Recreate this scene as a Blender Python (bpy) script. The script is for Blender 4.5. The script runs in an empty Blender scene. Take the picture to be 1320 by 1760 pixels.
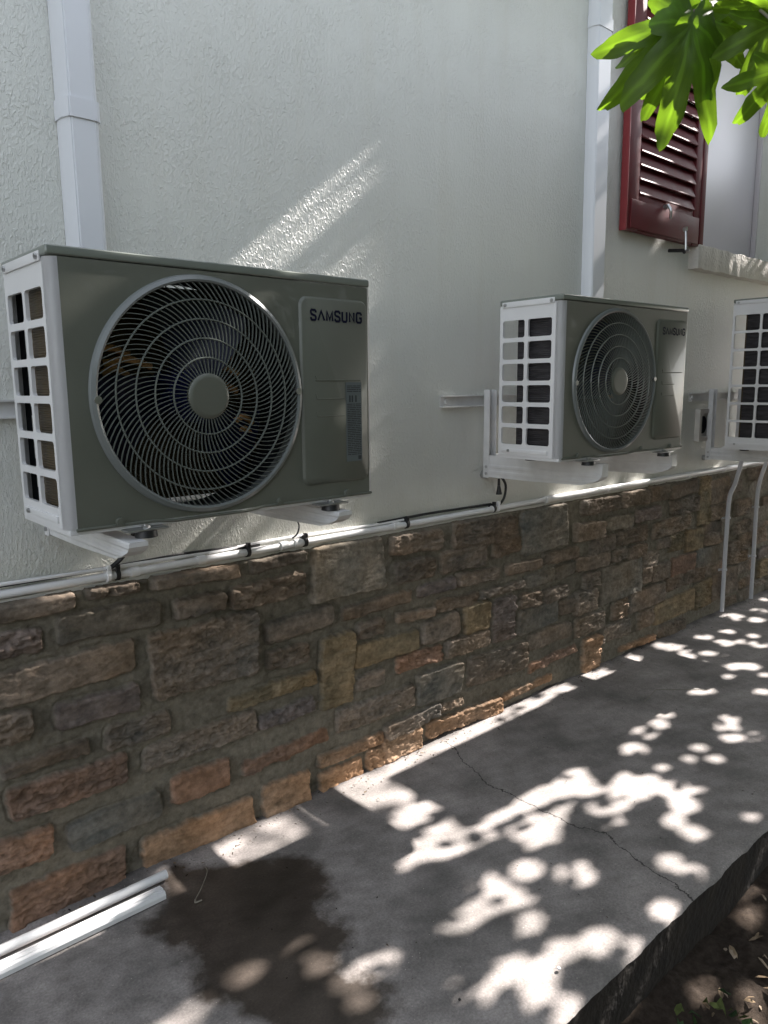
import bpy, bmesh, math, random
import numpy as np
from mathutils import Vector, Matrix, noise as mnoise
random.seed(7); rng = np.random.default_rng(11)
C = bpy.context.scene.collection
sc = bpy.context.scene
R_ = math.radians

# ---------------------------------------------------------------- camera
cam_d = bpy.data.cameras.new('camera'); cam = bpy.data.objects.new('camera', cam_d); C.objects.link(cam)
yaw, pitch, roll = 0.7274, -0.166, -0.0088
f_ = Vector((math.sin(yaw)*math.cos(pitch), math.cos(yaw)*math.cos(pitch), math.sin(pitch)))
r_ = Vector((math.cos(yaw), -math.sin(yaw), 0)); u_ = r_.cross(f_)
r2 = r_*math.cos(roll)+u_*math.sin(roll); u2 = -r_*math.sin(roll)+u_*math.cos(roll)
M = Matrix((( r2.x, u2.x, -f_.x, 0), (r2.y, u2.y, -f_.y, -2.0083), (r2.z, u2.z, -f_.z, 1.3972), (0,0,0,1)))
cam.matrix_world = M
cam_d.sensor_fit = 'VERTICAL'; cam_d.sensor_height = 24.0; cam_d.lens = 24.0*1289.97/1760
cam_d.clip_start = 0.05; cam_d.clip_end = 500
sc.camera = cam

# ---------------------------------------------------------------- light
SX, SY = 1.30, -0.050                      # sun direction: towards (SX, SY, 1)
sun_dir = Vector((SX, SY, 1)).normalized()
w = bpy.data.worlds.new('World'); sc.world = w; w.use_nodes = True
nt = w.node_tree; bg = nt.nodes['Background']
sky = nt.nodes.new('ShaderNodeTexSky'); sky.sky_type = 'NISHITA'; sky.sun_disc = False
sky.sun_elevation = math.asin(sun_dir.z); sky.sun_rotation = math.atan2(sun_dir.x, sun_dir.y)
hs = nt.nodes.new('ShaderNodeHueSaturation'); hs.inputs['Saturation'].default_value = 0.36
nt.links.new(sky.outputs[0], hs.inputs['Color']); nt.links.new(hs.outputs[0], bg.inputs[0]); bg.inputs[1].default_value = 0.085
sd = bpy.data.lights.new('sun', 'SUN'); sd.energy = 4.1; sd.angle = R_(0.53); sd.color = (1.0, 0.935, 0.89)
so = bpy.data.objects.new('sun', sd); C.objects.link(so); so.location = (8, -1, 8)
so.rotation_euler = sun_dir.to_track_quat('Z', 'Y').to_euler()
sc.view_settings.view_transform = 'Standard'; sc.view_settings.look = 'None'; sc.view_settings.gamma = 1
sc.view_settings.exposure = 2.42
sc.cycles.max_bounces = 8; sc.cycles.use_denoising = True

# ---------------------------------------------------------------- data measured on the place (metres)
STONES=[(0.461, 0.833, 0.658, 0.866, 'b'), (0.698, 0.846, 0.836, 0.864, 'b'), (0.882, 0.837, 1.154, 0.865, 'b'), (0.615, 0.741, 0.894, 0.802, 'g'), (0.448, 0.742, 0.57, 0.791, 'p'), (0.439, 0.615, 0.808, 0.695, 'b'), (0.596, 0.51, 0.812, 0.567, 'p'), (0.863, 0.513, 1.207, 0.7, 'b'), (0.435, 0.52, 0.531, 0.578, 'b'), (0.721, 0.409, 0.899, 0.463, 'b'), (0.451, 0.423, 0.668, 0.444, 'b'), (0.459, 0.302, 0.762, 0.377, 'r'), (0.821, 0.308, 1.193, 0.37, 'b'), (0.6, 0.153, 0.863, 0.223, 'g'), (0.905, 0.17, 1.086, 0.248, 'r'), (0.406, 0.171, 0.552, 0.245, 'r'), (0.44, -0.014, 0.745, 0.097, 'r'), (0.807, -0.005, 1.169, 0.083, 'o'), (1.212, -0.022, 1.39, 0.096, 'o'), (1.443, -0.016, 1.634, 0.056, 'o'), (1.141, 0.18, 1.478, 0.214, 'r'), (1.209, 0.309, 1.425, 0.347, 'p'), (1.102, 0.406, 1.434, 0.442, 'y'), (1.463, 0.3, 1.599, 0.544, 'y'), (1.256, 0.501, 1.407, 0.549, 'b'), (1.253, 0.595, 1.511, 0.652, 'b'), (0.944, 0.741, 1.104, 0.782, 'b'), (1.131, 0.729, 1.402, 0.79, 'b'), (1.206, 0.837, 1.403, 0.86, 'b'), (0.886, 0.842, 1.149, 0.858, 'b'), (1.438, 0.689, 1.749, 0.861, 'g'), (1.56, 0.603, 1.884, 0.636, 'b'), (1.624, 0.515, 1.747, 0.559, 'b'), (1.615, 0.41, 1.925, 0.48, 'y'), (1.62, 0.325, 1.745, 0.365, 'b'), (1.528, 0.188, 1.898, 0.266, 'b'), (1.444, 0.09, 1.742, 0.121, 'o'), (1.663, -0.026, 1.756, 0.066, 'o'), (1.793, 0.79, 2.051, 0.849, 'b'), (2.116, 0.766, 2.506, 0.855, 'b'), (2.553, 0.675, 2.864, 0.855, 'g'), (1.807, 0.687, 2.012, 0.75, 'b'), (2.052, 0.678, 2.31, 0.755, 'b'), (2.363, 0.698, 2.538, 0.755, 'b'), (1.926, 0.614, 2.123, 0.645, 'p'), (2.144, 0.607, 2.395, 0.646, 'b'), (2.452, 0.602, 2.686, 0.635, 'b'), (1.82, 0.529, 2.016, 0.548, 'b'), (2.02, 0.526, 2.268, 0.563, 'b'), (2.285, 0.533, 2.559, 0.553, 'b'), (2.578, 0.522, 2.799, 0.568, 'g'), (1.949, 0.416, 2.15, 0.497, 'b'), (2.188, 0.405, 2.334, 0.508, 'y'), (2.369, 0.32, 2.506, 0.499, 'p'), (2.55, 0.433, 2.693, 0.488, 'b'), (2.538, 0.317, 2.82, 0.416, 'g'), (1.819, 0.336, 2.054, 0.385, 'r'), (2.079, 0.328, 2.336, 0.384, 'b'), (1.925, 0.17, 2.166, 0.287, 'g'), (2.218, 0.163, 2.598, 0.275, 'b'), (2.614, 0.228, 2.929, 0.288, 'b'), (2.055, 0.109, 2.18, 0.128, 'b'), (1.973, 0.017, 2.42, 0.068, 'o'), (1.742, 0.008, 1.933, 0.085, 'o'), (2.448, 0.042, 2.788, 0.062, 'o'), (2.619, 0.128, 2.983, 0.157, 'r'), (2.724, 0.428, 2.895, 0.475, 'b'), (2.807, 0.523, 2.948, 0.575, 'g'), (2.844, 0.344, 2.994, 0.403, 'b'), (1.757, 0.096, 2.039, 0.138, 'b'), (2.706, 0.604, 2.967, 0.646, 'b'), (3.0, 0.793, 3.319, 0.85, 'b'), (3.354, 0.791, 3.6, 0.855, 'b'), (3.623, 0.792, 3.813, 0.858, 'b'), (3.838, 0.791, 4.146, 0.853, 'b'), (3.848, 0.688, 4.16, 0.764, 'b'), (3.23, 0.686, 3.465, 0.745, 'g'), (3.488, 0.699, 3.73, 0.751, 'p'), (2.947, 0.67, 3.197, 0.746, 'b'), (3.315, 0.598, 3.604, 0.668, 'b'), (3.672, 0.591, 4.067, 0.667, 'b'), (3.837, 0.49, 4.011, 0.573, 'y'), (4.036, 0.455, 4.244, 0.57, 'y'), (3.072, 0.592, 3.281, 0.659, 'b'), (3.283, 0.527, 3.409, 0.569, 'b'), (3.426, 0.513, 3.597, 0.57, 'b'), (3.712, 0.523, 3.843, 0.566, 'b'), (2.957, 0.523, 3.247, 0.578, 'b'), (3.184, 0.323, 3.555, 0.497, 'g'), (3.568, 0.436, 3.726, 0.509, 'b'), (3.672, 0.347, 3.862, 0.429, 'b'), (3.885, 0.339, 4.151, 0.434, 'r'), (4.174, 0.334, 4.448, 0.439, 'g'), (3.034, 0.436, 3.156, 0.494, 'b'), (2.966, 0.312, 3.145, 0.414, 'b'), (3.304, 0.213, 3.435, 0.302, 'b'), (3.455, 0.224, 3.81, 0.319, 'b'), (3.552, 0.113, 3.711, 0.204, 'b'), (3.709, 0.103, 4.154, 0.212, 'y'), (3.56, 0.36, 3.656, 0.432, 'b'), (4.047, 0.263, 4.287, 0.332, 'b'), (3.831, 0.268, 4.02, 0.328, 'b'), (2.974, 0.207, 3.217, 0.283, 'b'), (3.206, 0.118, 3.472, 0.187, 'b'), (4.181, 0.091, 4.386, 0.238, 'y'), (4.382, 0.105, 4.745, 0.255, 'b'), (4.297, 0.265, 4.536, 0.332, 'b'), (3.379, 0.024, 3.736, 0.041, 'o'), (3.779, 0.007, 4.068, 0.064, 'b'), (3.042, 0.007, 3.192, 0.165, 'o'), (4.302, 0.706, 4.55, 0.835, 'b'), (4.305, 0.604, 4.506, 0.68, 'b'), (4.245, 0.527, 4.478, 0.584, 'b'), (4.272, 0.457, 4.469, 0.52, 'b'), (4.575, 0.742, 4.727, 0.801, 'b'), (4.655, 0.589, 4.859, 0.677, 'b'), (4.656, 0.47, 4.901, 0.54, 'b'), (4.753, 0.369, 5.145, 0.453, 'b'), (4.625, 0.281, 4.888, 0.342, 'b'), (4.742, 0.204, 4.946, 0.258, 'b'), (4.801, 0.103, 4.963, 0.152, 'b'), (4.627, 0.026, 4.757, 0.062, 'b'), (4.792, 0.026, 4.953, 0.077, 'b'), (5.011, 0.067, 5.272, 0.084, 'b'), (5.077, 0.126, 5.286, 0.231, 'y'), (4.985, 0.476, 5.149, 0.498, 'b'), (5.039, 0.263, 5.188, 0.316, 'p'), (5.046, 0.618, 5.193, 0.663, 'b'), (4.171, 0.595, 4.298, 0.872, 'y'), (4.614, 0.331, 4.751, 0.417, 'b'), (4.833, 0.796, 5.044, 0.87, 'b')]
SPOTS=[(1.627, -0.793, 0.051), (1.717, -0.902, 0.067), (1.458, -0.933, 0.042), (1.438, -1.048, 0.042), (1.53, -1.097, 0.055), (1.562, -1.168, 0.04), (1.317, -0.983, 0.037), (1.33, -1.057, 0.049), (1.23, -1.014, 0.051), (1.285, -1.099, 0.044), (1.138, -0.96, 0.037), (1.288, -1.169, 0.053), (2.025, -0.825, 0.042), (2.177, -0.965, 0.04), (2.163, -1.039, 0.038), (1.968, -1.059, 0.041), (1.97, -1.125, 0.04), (1.762, -1.15, 0.043), (2.287, -0.939, 0.049), (2.402, -0.933, 0.04), (2.389, -1.115, 0.026), (2.908, -0.541, 0.037), (2.798, -0.574, 0.042), (2.681, -0.574, 0.057), (2.527, -0.617, 0.059), (3.069, -0.749, 0.037), (2.978, -0.777, 0.054), (2.9, -0.829, 0.041), (2.977, -0.883, 0.035), (2.724, -0.783, 0.032), (2.679, -0.867, 0.031), (2.607, -0.8, 0.022), (2.473, -0.766, 0.024), (3.272, -0.54, 0.051), (3.217, -0.511, 0.024), (3.449, -0.727, 0.037), (3.788, -0.372, 0.038), (3.765, -0.321, 0.031), (3.678, -0.495, 0.051), (3.741, -0.554, 0.051), (3.61, -0.349, 0.041), (3.717, -0.185, 0.078), (3.703, -0.11, 0.063), (3.646, -0.269, 0.045), (3.524, -0.535, 0.028), (3.988, -0.312, 0.056), (4.001, -0.193, 0.049), (4.101, -0.451, 0.055), (4.08, -0.367, 0.029), (4.225, -0.369, 0.033), (4.727, -0.198, 0.054), (4.492, -0.14, 0.079), (5.018, -0.117, 0.038), (4.195, -0.236, 0.042), (4.534, -0.259, 0.052), (3.675, -0.65, 0.028), (0.814, -0.582, 0.035), (0.961, -0.606, 0.033), (0.961, -0.684, 0.034), (0.966, -0.774, 0.04), (1.042, -0.77, 0.042), (1.08, -0.78, 0.036), (0.964, -0.83, 0.027), (0.646, -0.596, 0.046), (0.711, -0.611, 0.027), (0.587, -0.574, 0.039), (2.427, -1.211, 0.032), (2.345, -1.236, 0.034), (1.983, -1.272, 0.033), (2.056, -1.369, 0.036), (2.0, -1.404, 0.026)]
POLYS=[[(1.366, -0.107), (1.779, -0.127), (1.66, -0.524), (1.835, -0.523), (2.173, -0.518), (2.18, -0.637), (1.971, -0.719), (1.815, -0.793), (1.676, -0.744), (1.707, -0.652), (1.501, -0.622), (1.405, -0.571), (1.343, -0.586), (1.317, -0.527), (1.396, -0.448), (1.395, -0.258), (1.348, -0.147)], [(2.19, -0.506), (2.288, -0.566), (2.208, -0.689), (2.348, -0.651), (2.418, -0.773), (2.453, -0.887), (2.375, -0.946), (2.216, -0.944), (2.273, -0.852), (2.164, -0.849), (2.061, -0.825), (1.991, -0.783), (2.031, -0.654)], [(1.483, -0.661), (1.569, -0.721), (1.555, -0.798), (1.591, -0.882), (1.536, -0.913), (1.399, -0.864), (1.287, -0.862), (1.228, -0.795), (1.252, -0.76), (1.402, -0.758), (1.429, -0.7)]]
STAIN=[(0.872, -0.083), (0.703, -0.258), (0.735, -0.453), (0.707, -0.55), (0.741, -0.714), (0.773, -0.824), (0.912, -0.931), (1.002, -0.898), (1.026, -0.841), (1.008, -0.777), (1.024, -0.69), (1.086, -0.637), (1.095, -0.526), (1.187, -0.40), (1.158, -0.27), (1.013, -0.176)]
CRACK=[(2.031, -0.096), (1.97, -0.243), (1.914, -0.392), (1.922, -0.504), (1.916, -0.631), (1.914, -0.735), (1.956, -0.847), (1.9, -0.999), (1.884, -1.099), (1.857, -1.184)]
# sunlit stretches (x0,x1,y0,y1): strip behind the units, ledge, wall, left pipes
RECTS = [(1.36,2.87,-.21,-.05),(2.98,3.19,-.17,-.035),(3.34,3.47,-.17,-.035),(.84,1.08,-.20,-.09),(1.09,1.15,-.2,-.08),(1.18,1.25,-.2,-.08),
  (1.38,1.64,-.50,-.05),(-.53,-.20,.010,.05),(-.08,.30,.010,.05),(.34,.50,.010,.05),(.66,.78,.010,.05),(1.63,2.43,.010,.05),(3.22,3.40,.010,.05),
  (-1.10,-.40,.055,.14),(-.23,-.15,.035,.07),(.13,.49,.035,.07),(.15,.70,-.26,-.13),(-.6,.1,-.30,-.15)]
XSPOTS = [(1.10,-.17,.03),(-1.15,-1.05,.34),(-1.5,-.85,.12),(-.85,-1.2,.1),(.92,.10,.035),(.75,.11,.03),
  (-1.5,-.45,.07),(-1.1,-.42,.05),(-.5,-.49,.05),(-.1,-.56,.03)]

# ---------------------------------------------------------------- helpers
def empty(name, loc=(0,0,0), rz=0, parent=None):
    o = bpy.data.objects.new(name, None); C.objects.link(o); o.location = loc; o.rotation_euler = (0,0,rz)
    o.empty_display_size = .1
    if parent: o.parent = parent
    return o
def tag(o, label=None, cat=None, group=None, kind=None):
    if label: o['label'] = label
    if cat: o['category'] = cat
    if group: o['group'] = group
    if kind: o['kind'] = kind
    return o
def obj(name, bm, mat, parent=None, smooth=True, angle=35):
    me = bpy.data.meshes.new(name)
    bmesh.ops.recalc_face_normals(bm, faces=bm.faces) if name not in NOFLIP else None
    bm.to_mesh(me); bm.free()
    if mat is not None: me.materials.append(mat)
    o = bpy.data.objects.new(name, me); C.objects.link(o)
    if parent: o.parent = parent
    if smooth: shade(me, angle)
    return o
NOFLIP = {'leaves'}
def shade(me, angle=35):
    me.polygons.foreach_set('use_smooth', [True]*len(me.polygons))
    try: me.set_sharp_from_angle(angle=R_(angle))
    except Exception: pass
def arr_mesh(name, verts, faces, mat, parent=None, smooth=True, col=None, attrs=None):
    me = bpy.data.meshes.new(name)
    verts = np.asarray(verts, dtype=np.float32); faces = np.asarray(faces, dtype=np.int32)
    n = faces.shape[1]
    me.vertices.add(len(verts)); me.vertices.foreach_set('co', verts.ravel())
    me.loops.add(faces.size); me.loops.foreach_set('vertex_index', faces.ravel())
    me.polygons.add(len(faces)); me.polygons.foreach_set('loop_start', np.arange(0, faces.size, n, dtype=np.int32))
    me.update(calc_edges=True); me.validate()
    if smooth: me.polygons.foreach_set('use_smooth', [True]*len(me.polygons))
    if col is not None:
        a = me.attributes.new('col', 'FLOAT_COLOR', 'POINT'); a.data.foreach_set('color', np.asarray(col, dtype=np.float32).ravel())
    for k, v in (attrs or {}).items():
        a = me.attributes.new(k, 'FLOAT', 'POINT'); a.data.foreach_set('value', np.asarray(v, dtype=np.float32).ravel())
    me.materials.append(mat)
    o = bpy.data.objects.new(name, me); C.objects.link(o)
    if parent: o.parent = parent
    return o
def box(bm, x0, x1, y0, y1, z0, z1, bev=0.0, seg=2):
    g = bmesh.ops.create_cube(bm, size=1, matrix=Matrix.Translation(((x0+x1)/2,(y0+y1)/2,(z0+z1)/2)) @ Matrix.Diagonal((abs(x1-x0),abs(y1-y0),abs(z1-z0),1)))
    vs = g['verts']
    if bev > 0:
        es = {e for v in vs for e in v.link_edges}
        bmesh.ops.bevel(bm, geom=list(es), offset=bev, segments=seg, affect='EDGES', profile=.6)
def cyl(bm, p0, p1, r, r1=None, seg=16, caps=True):
    p0 = Vector(p0); p1 = Vector(p1); d = p1-p0
    m = Matrix.Translation((p0+p1)/2) @ d.to_track_quat('Z','Y').to_matrix().to_4x4()
    bmesh.ops.create_cone(bm, cap_ends=caps, segments=seg, radius1=r, radius2=r if r1 is None else r1, depth=d.length, matrix=m)
def smooth_path(pts, n=6):
    P = [Vector(p) for p in pts]; P = [P[0]*2-P[1]] + P + [P[-1]*2-P[-2]]; out = []
    for i in range(1, len(P)-2):
        a,b,c,d = P[i-1],P[i],P[i+1],P[i+2]
        for k in range(n):
            t = k/n; out.append(.5*((2*b)+(c-a)*t+(2*a-5*b+4*c-d)*t*t+(3*b-a-3*c+d)*t**3))
    out.append(P[-2]); return out
def tube(bm, pts, r, seg=10, taper=None):
    pts = [Vector(p) for p in pts]; rings = []
    nrm = None
    for i, p in enumerate(pts):
        d = (pts[min(i+1,len(pts)-1)]-pts[max(i-1,0)]).normalized()
        if nrm is None: nrm = d.orthogonal().normalized()
        nrm = (nrm - d*nrm.dot(d)).normalized(); b = d.cross(nrm)
        rr = r if taper is None else r+(taper-r)*i/(len(pts)-1)
        rings.append([bm.verts.new(p+(nrm*math.cos(2*math.pi*k/seg)+b*math.sin(2*math.pi*k/seg))*rr) for k in range(seg)])
    for a, b in zip(rings, rings[1:]):
        for k in range(seg): bm.faces.new((a[k], a[(k+1)%seg], b[(k+1)%seg], b[k]))
    bm.faces.new(rings[0][::-1]); bm.faces.new(rings[-1])
def rrect(cx, cz, hx, hz, r, n=6):
    pts = []
    for sx, sz, a0 in ((1,1,0),(-1,1,90),(-1,-1,180),(1,-1,270)):
        for k in range(n+1):
            a = R_(a0+90*k/n); pts.append((cx+sx*(hx-r)+r*math.cos(a), cz+sz*(hz-r)+r*math.sin(a)))
    return pts
def _lat(ix, iy, seed):
    h = (ix.astype(np.int64)*374761393 + iy.astype(np.int64)*668265263 + seed*1442695041) & 0xffffffff
    h = ((h ^ (h >> 13))*1274126177) & 0xffffffff
    return ((h ^ (h >> 16)) & 0xffff)/65535.0
def vn(x, y, seed=0):
    ix = np.floor(x); iy = np.floor(y); fx = x-ix; fy = y-iy
    fx = fx*fx*(3-2*fx); fy = fy*fy*(3-2*fy); ix = ix.astype(np.int64); iy = iy.astype(np.int64)
    a = _lat(ix,iy,seed); b = _lat(ix+1,iy,seed); c = _lat(ix,iy+1,seed); d = _lat(ix+1,iy+1,seed)
    return (a*(1-fx)+b*fx)*(1-fy)+(c*(1-fx)+d*fx)*fy
def fbm(x, y, oct=4, seed=0):
    s = 0; a = .5
    for k in range(oct): s = s + a*(vn(x, y, seed+k*17)-.5)*2; x = x*2.03+7.1; y = y*2.03+3.7; a *= .5
    return s
def sstep(a, b, x):
    t = np.clip((x-a)/(b-a), 0, 1); return t*t*(3-2*t)
def poly_sd(P, x, y):
    P = np.asarray(P); d = np.full(x.shape, 1e9); ins = np.zeros(x.shape, bool); n = len(P)
    for i in range(n):
        a = P[i]; b = P[(i+1)%n]; e = b-a; wx = x-a[0]; wy = y-a[1]
        t = np.clip((wx*e[0]+wy*e[1])/(e@e), 0, 1); d = np.minimum(d, np.hypot(wx-e[0]*t, wy-e[1]*t))
        c = ((a[1] > y) != (b[1] > y)) & (x < (b[0]-a[0])*(y-a[1])/(b[1]-a[1]+1e-12)+a[0]); ins ^= c
    return np.where(ins, -d, d)
def grid_faces(nx, ny, off=0):
    i = np.arange(nx-1)[:,None]*ny; j = np.arange(ny-1)[None,:]
    a = (i+j).ravel()+off
    return np.stack([a, a+ny, a+ny+1, a+1], 1)

# ---------------------------------------------------------------- materials
def mat(name, col, rough=.5, metal=0., var=0., vscale=8., bump=0., bscale=60., stretch=(1,1,1), coat=0., spec=.5, bdist=.002, detail=5.):
    m = bpy.data.materials.new(name); m.use_nodes = True; n = m.node_tree; b = n.nodes['Principled BSDF']
    b.inputs['Base Color'].default_value = (*col, 1); b.inputs['Roughness'].default_value = rough; b.inputs['Metallic'].default_value = metal
    b.inputs['Coat Weight'].default_value = coat; b.inputs['Specular IOR Level'].default_value = spec
    tc = n.nodes.new('ShaderNodeTexCoord'); mp = n.nodes.new('ShaderNodeMapping'); mp.inputs['Scale'].default_value = stretch
    n.links.new(tc.outputs['Object'], mp.inputs[0])
    if var > 0:
        t = n.nodes.new('ShaderNodeTexNoise'); t.inputs['Scale'].default_value = vscale; t.inputs['Detail'].default_value = 8; n.links.new(mp.outputs[0], t.inputs[0])
        r = n.nodes.new('ShaderNodeMapRange'); r.inputs[1].default_value = .3; r.inputs[2].default_value = .7; r.inputs[3].default_value = 1-var; r.inputs[4].default_value = 1+var
        n.links.new(t.outputs[0], r.inputs[0])
        x = n.nodes.new('ShaderNodeVectorMath'); x.operation = 'SCALE'; x.inputs[0].default_value = col; n.links.new(r.outputs[0], x.inputs['Scale'])
        n.links.new(x.outputs[0], b.inputs['Base Color'])
        r2_ = n.nodes.new('ShaderNodeMapRange'); r2_.inputs[3].default_value = max(rough-.08,.03); r2_.inputs[4].default_value = min(rough+.12,1)
        n.links.new(t.outputs[0], r2_.inputs[0]); n.links.new(r2_.outputs[0], b.inputs['Roughness'])
    if bump > 0:
        t = n.nodes.new('ShaderNodeTexNoise'); t.inputs['Scale'].default_value = bscale; t.inputs['Detail'].default_value = detail; n.links.new(mp.outputs[0], t.inputs[0])
        k = n.nodes.new('ShaderNodeBump'); k.inputs['Strength'].default_value = bump; k.inputs['Distance'].default_value = bdist
        n.links.new(t.outputs[0], k.inputs['Height']); n.links.new(k.outputs[0], b.inputs['Normal'])
    return m
def N(m, t): return m.node_tree.nodes.new(t)
def L(m, a, b): m.node_tree.links.new(a, b)

m_white = mat('white powder coated steel', (.70,.70,.70), .34, var=.03, vscale=5, bump=.05, bscale=220, coat=.2)
m_front = mat('grey green front sheet', (.118,.126,.102), .42, var=.08, vscale=6, bump=.04, bscale=260, coat=.12)  # front sheet darker and greener than the white side parts
m_grille = mat('grey grille plastic', (.13,.145,.13), .34, coat=.2)
m_dark = mat('dark plastic interior', (.012,.014,.018), .35, spec=.4)
m_navy = mat('navy black fan plastic', (.006,.009,.05), .28)
m_black = mat('black rubber', (.012,.012,.013), .45)
m_pvc = mat('white pvc', (.80,.80,.80), .3, var=.05, vscale=14, coat=.2)
m_greypvc = mat('grey pvc conduit', (.52,.52,.54), .45, var=.06, vscale=10)
m_duct = mat('white trunking plastic', (.70,.72,.75), .35, var=.02, vscale=4)
m_alu = mat('white coated bracket metal', (.66,.66,.65), .38, var=.08, vscale=20, bump=.05, bscale=90)
m_steel = mat('zinc steel', (.45,.45,.45), .3, metal=.9, var=.1, vscale=40)
m_badge = mat('navy badge ink', (.003,.004,.022), .6, spec=.15)
m_lbl = mat('grey printed sticker', (.11,.13,.135), .35)
m_lblink = mat('dark printed lines', (.02,.025,.03), .5)
m_maroon = mat('maroon shutter paint', (.115,.016,.020), .5, var=.12, vscale=18, bump=.12, bscale=120, spec=.3)
m_red = mat('red painted edge', (.25,.03,.035), .5, var=.1, vscale=18)
m_coil = mat('gold fin coil', (.085,.06,.028), .4, metal=.3, var=.3, vscale=12)
m_copper = mat('copper brown coil patches', (.55,.30,.12), .45, metal=.3, var=.3, vscale=30)
m_bark = mat('grey fig bark', (.22,.20,.16), .7, var=.3, vscale=10, bump=.4, bscale=40)

def coil_lines(m, ax, sc1=500):
    n = m.node_tree; b = n.nodes['Principled BSDF']
    t = N(m,'ShaderNodeTexWave'); t.bands_direction = ax; t.inputs['Scale'].default_value = sc1
    tc = n.nodes['Texture Coordinate']; L(m, tc.outputs['Object'], t.inputs[0])
    k = N(m,'ShaderNodeBump'); k.inputs['Strength'].default_value = .8; k.inputs['Distance'].default_value = .002
    L(m, t.outputs['Fac'], k.inputs['Height']); L(m, k.outputs[0], b.inputs['Normal'])
coil_lines(m_coil, 'Z', 60)
m_coil2 = mat('dark aluminium coil', (.045,.042,.045), .45, metal=.4, var=.5, vscale=14, stretch=(1,1,6)); coil_lines(m_coil2, 'Z', 45)

# stucco
m_st = mat('cream roller stucco', (.70,.71,.66), .42, var=.05, vscale=2.2, stretch=(1,1,.45), spec=.5)
def stucco(m):
    n = m.node_tree; b = n.nodes['Principled BSDF']; tc = n.nodes['Texture Coordinate']
    mp = N(m,'ShaderNodeMapping'); mp.inputs['Scale'].default_value = (1,1,.55); L(m, tc.outputs['Object'], mp.inputs[0])
    a = N(m,'ShaderNodeTexNoise'); a.inputs['Scale'].default_value = 130; a.inputs['Detail'].default_value = 2.5; a.inputs['Distortion'].default_value = .8; L(m, mp.outputs[0], a.inputs[0])
    ra = N(m,'ShaderNodeMapRange'); ra.inputs[1].default_value = .47; ra.inputs[2].default_value = .62; L(m, a.outputs[0], ra.inputs[0])
    c = N(m,'ShaderNodeTexNoise'); c.inputs['Scale'].default_value = 9; c.inputs['Detail'].default_value = 3; L(m, tc.outputs['Object'], c.inputs[0])
    rc = N(m,'ShaderNodeMapRange'); rc.inputs[1].default_value = .35; rc.inputs[2].default_value = .65; rc.inputs[3].default_value = .35; L(m, c.outputs[0], rc.inputs[0])
    mu = N(m,'ShaderNodeMath'); mu.operation = 'MULTIPLY'; L(m, ra.outputs[0], mu.inputs[0]); L(m, rc.outputs[0], mu.inputs[1])
    # vertical trowel rivulets, stronger low on the wall
    mp2 = N(m,'ShaderNodeMapping'); mp2.inputs['Scale'].default_value = (1,1,.22); L(m, tc.outputs['Object'], mp2.inputs[0])
    d = N(m,'ShaderNodeTexNoise'); d.inputs['Scale'].default_value = 75; d.inputs['Detail'].default_value = 2; d.inputs['Distortion'].default_value = 1.6; L(m, mp2.outputs[0], d.inputs[0])
    ab = N(m,'ShaderNodeMath'); ab.operation = 'SUBTRACT'; ab.inputs[1].default_value = .5; L(m, d.outputs[0], ab.inputs[0])
    ab2 = N(m,'ShaderNodeMath'); ab2.operation = 'ABSOLUTE'; L(m, ab.outputs[0], ab2.inputs[0])
    rd = N(m,'ShaderNodeMapRange'); rd.inputs[1].default_value = 0; rd.inputs[2].default_value = .035; rd.inputs[3].default_value = 1; rd.inputs[4].default_value = 0; L(m, ab2.outputs[0], rd.inputs[0])
    sp = N(m,'ShaderNodeSeparateXYZ'); L(m, tc.outputs['Object'], sp.inputs[0])
    rz = N(m,'ShaderNodeMapRange'); rz.inputs[1].default_value = 1.0; rz.inputs[2].default_value = 1.6; rz.inputs[3].default_value = .75; rz.inputs[4].default_value = .08; L(m, sp.outputs[2], rz.inputs[0])
    rx = N(m,'ShaderNodeMapRange'); rx.inputs[1].default_value = 1.0; rx.inputs[2].default_value = 2.2; rx.inputs[3].default_value = 1; rx.inputs[4].default_value = .45; L(m, sp.outputs[0], rx.inputs[0])
    m1 = N(m,'ShaderNodeMath'); m1.operation = 'MULTIPLY'; L(m, rz.outputs[0], m1.inputs[0]); L(m, rx.outputs[0], m1.inputs[1])
    m2 = N(m,'ShaderNodeMath'); m2.operation = 'MULTIPLY'; L(m, rd.outputs[0], m2.inputs[0]); L(m, m1.outputs[0], m2.inputs[1])
    s = N(m,'ShaderNodeMath'); s.operation = 'ADD'; L(m, mu.outputs[0], s.inputs[0]); L(m, m2.outputs[0], s.inputs[1])
    f = N(m,'ShaderNodeTexNoise'); f.inputs['Scale'].default_value = 420; f.inputs['Detail'].default_value = 2; L(m, tc.outputs['Object'], f.inputs[0])
    s2 = N(m,'ShaderNodeMath'); s2.operation = 'MULTIPLY_ADD'; s2.inputs[1].default_value = .22; L(m, f.outputs[0], s2.inputs[0]); L(m, s.outputs[0], s2.inputs[2])
    k = N(m,'ShaderNodeBump'); k.inputs['Strength'].default_value = .8; k.inputs['Distance'].default_value = .002
    L(m, s2.outputs[0], k.inputs['Height']); L(m, k.outputs[0], b.inputs['Normal'])
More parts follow.
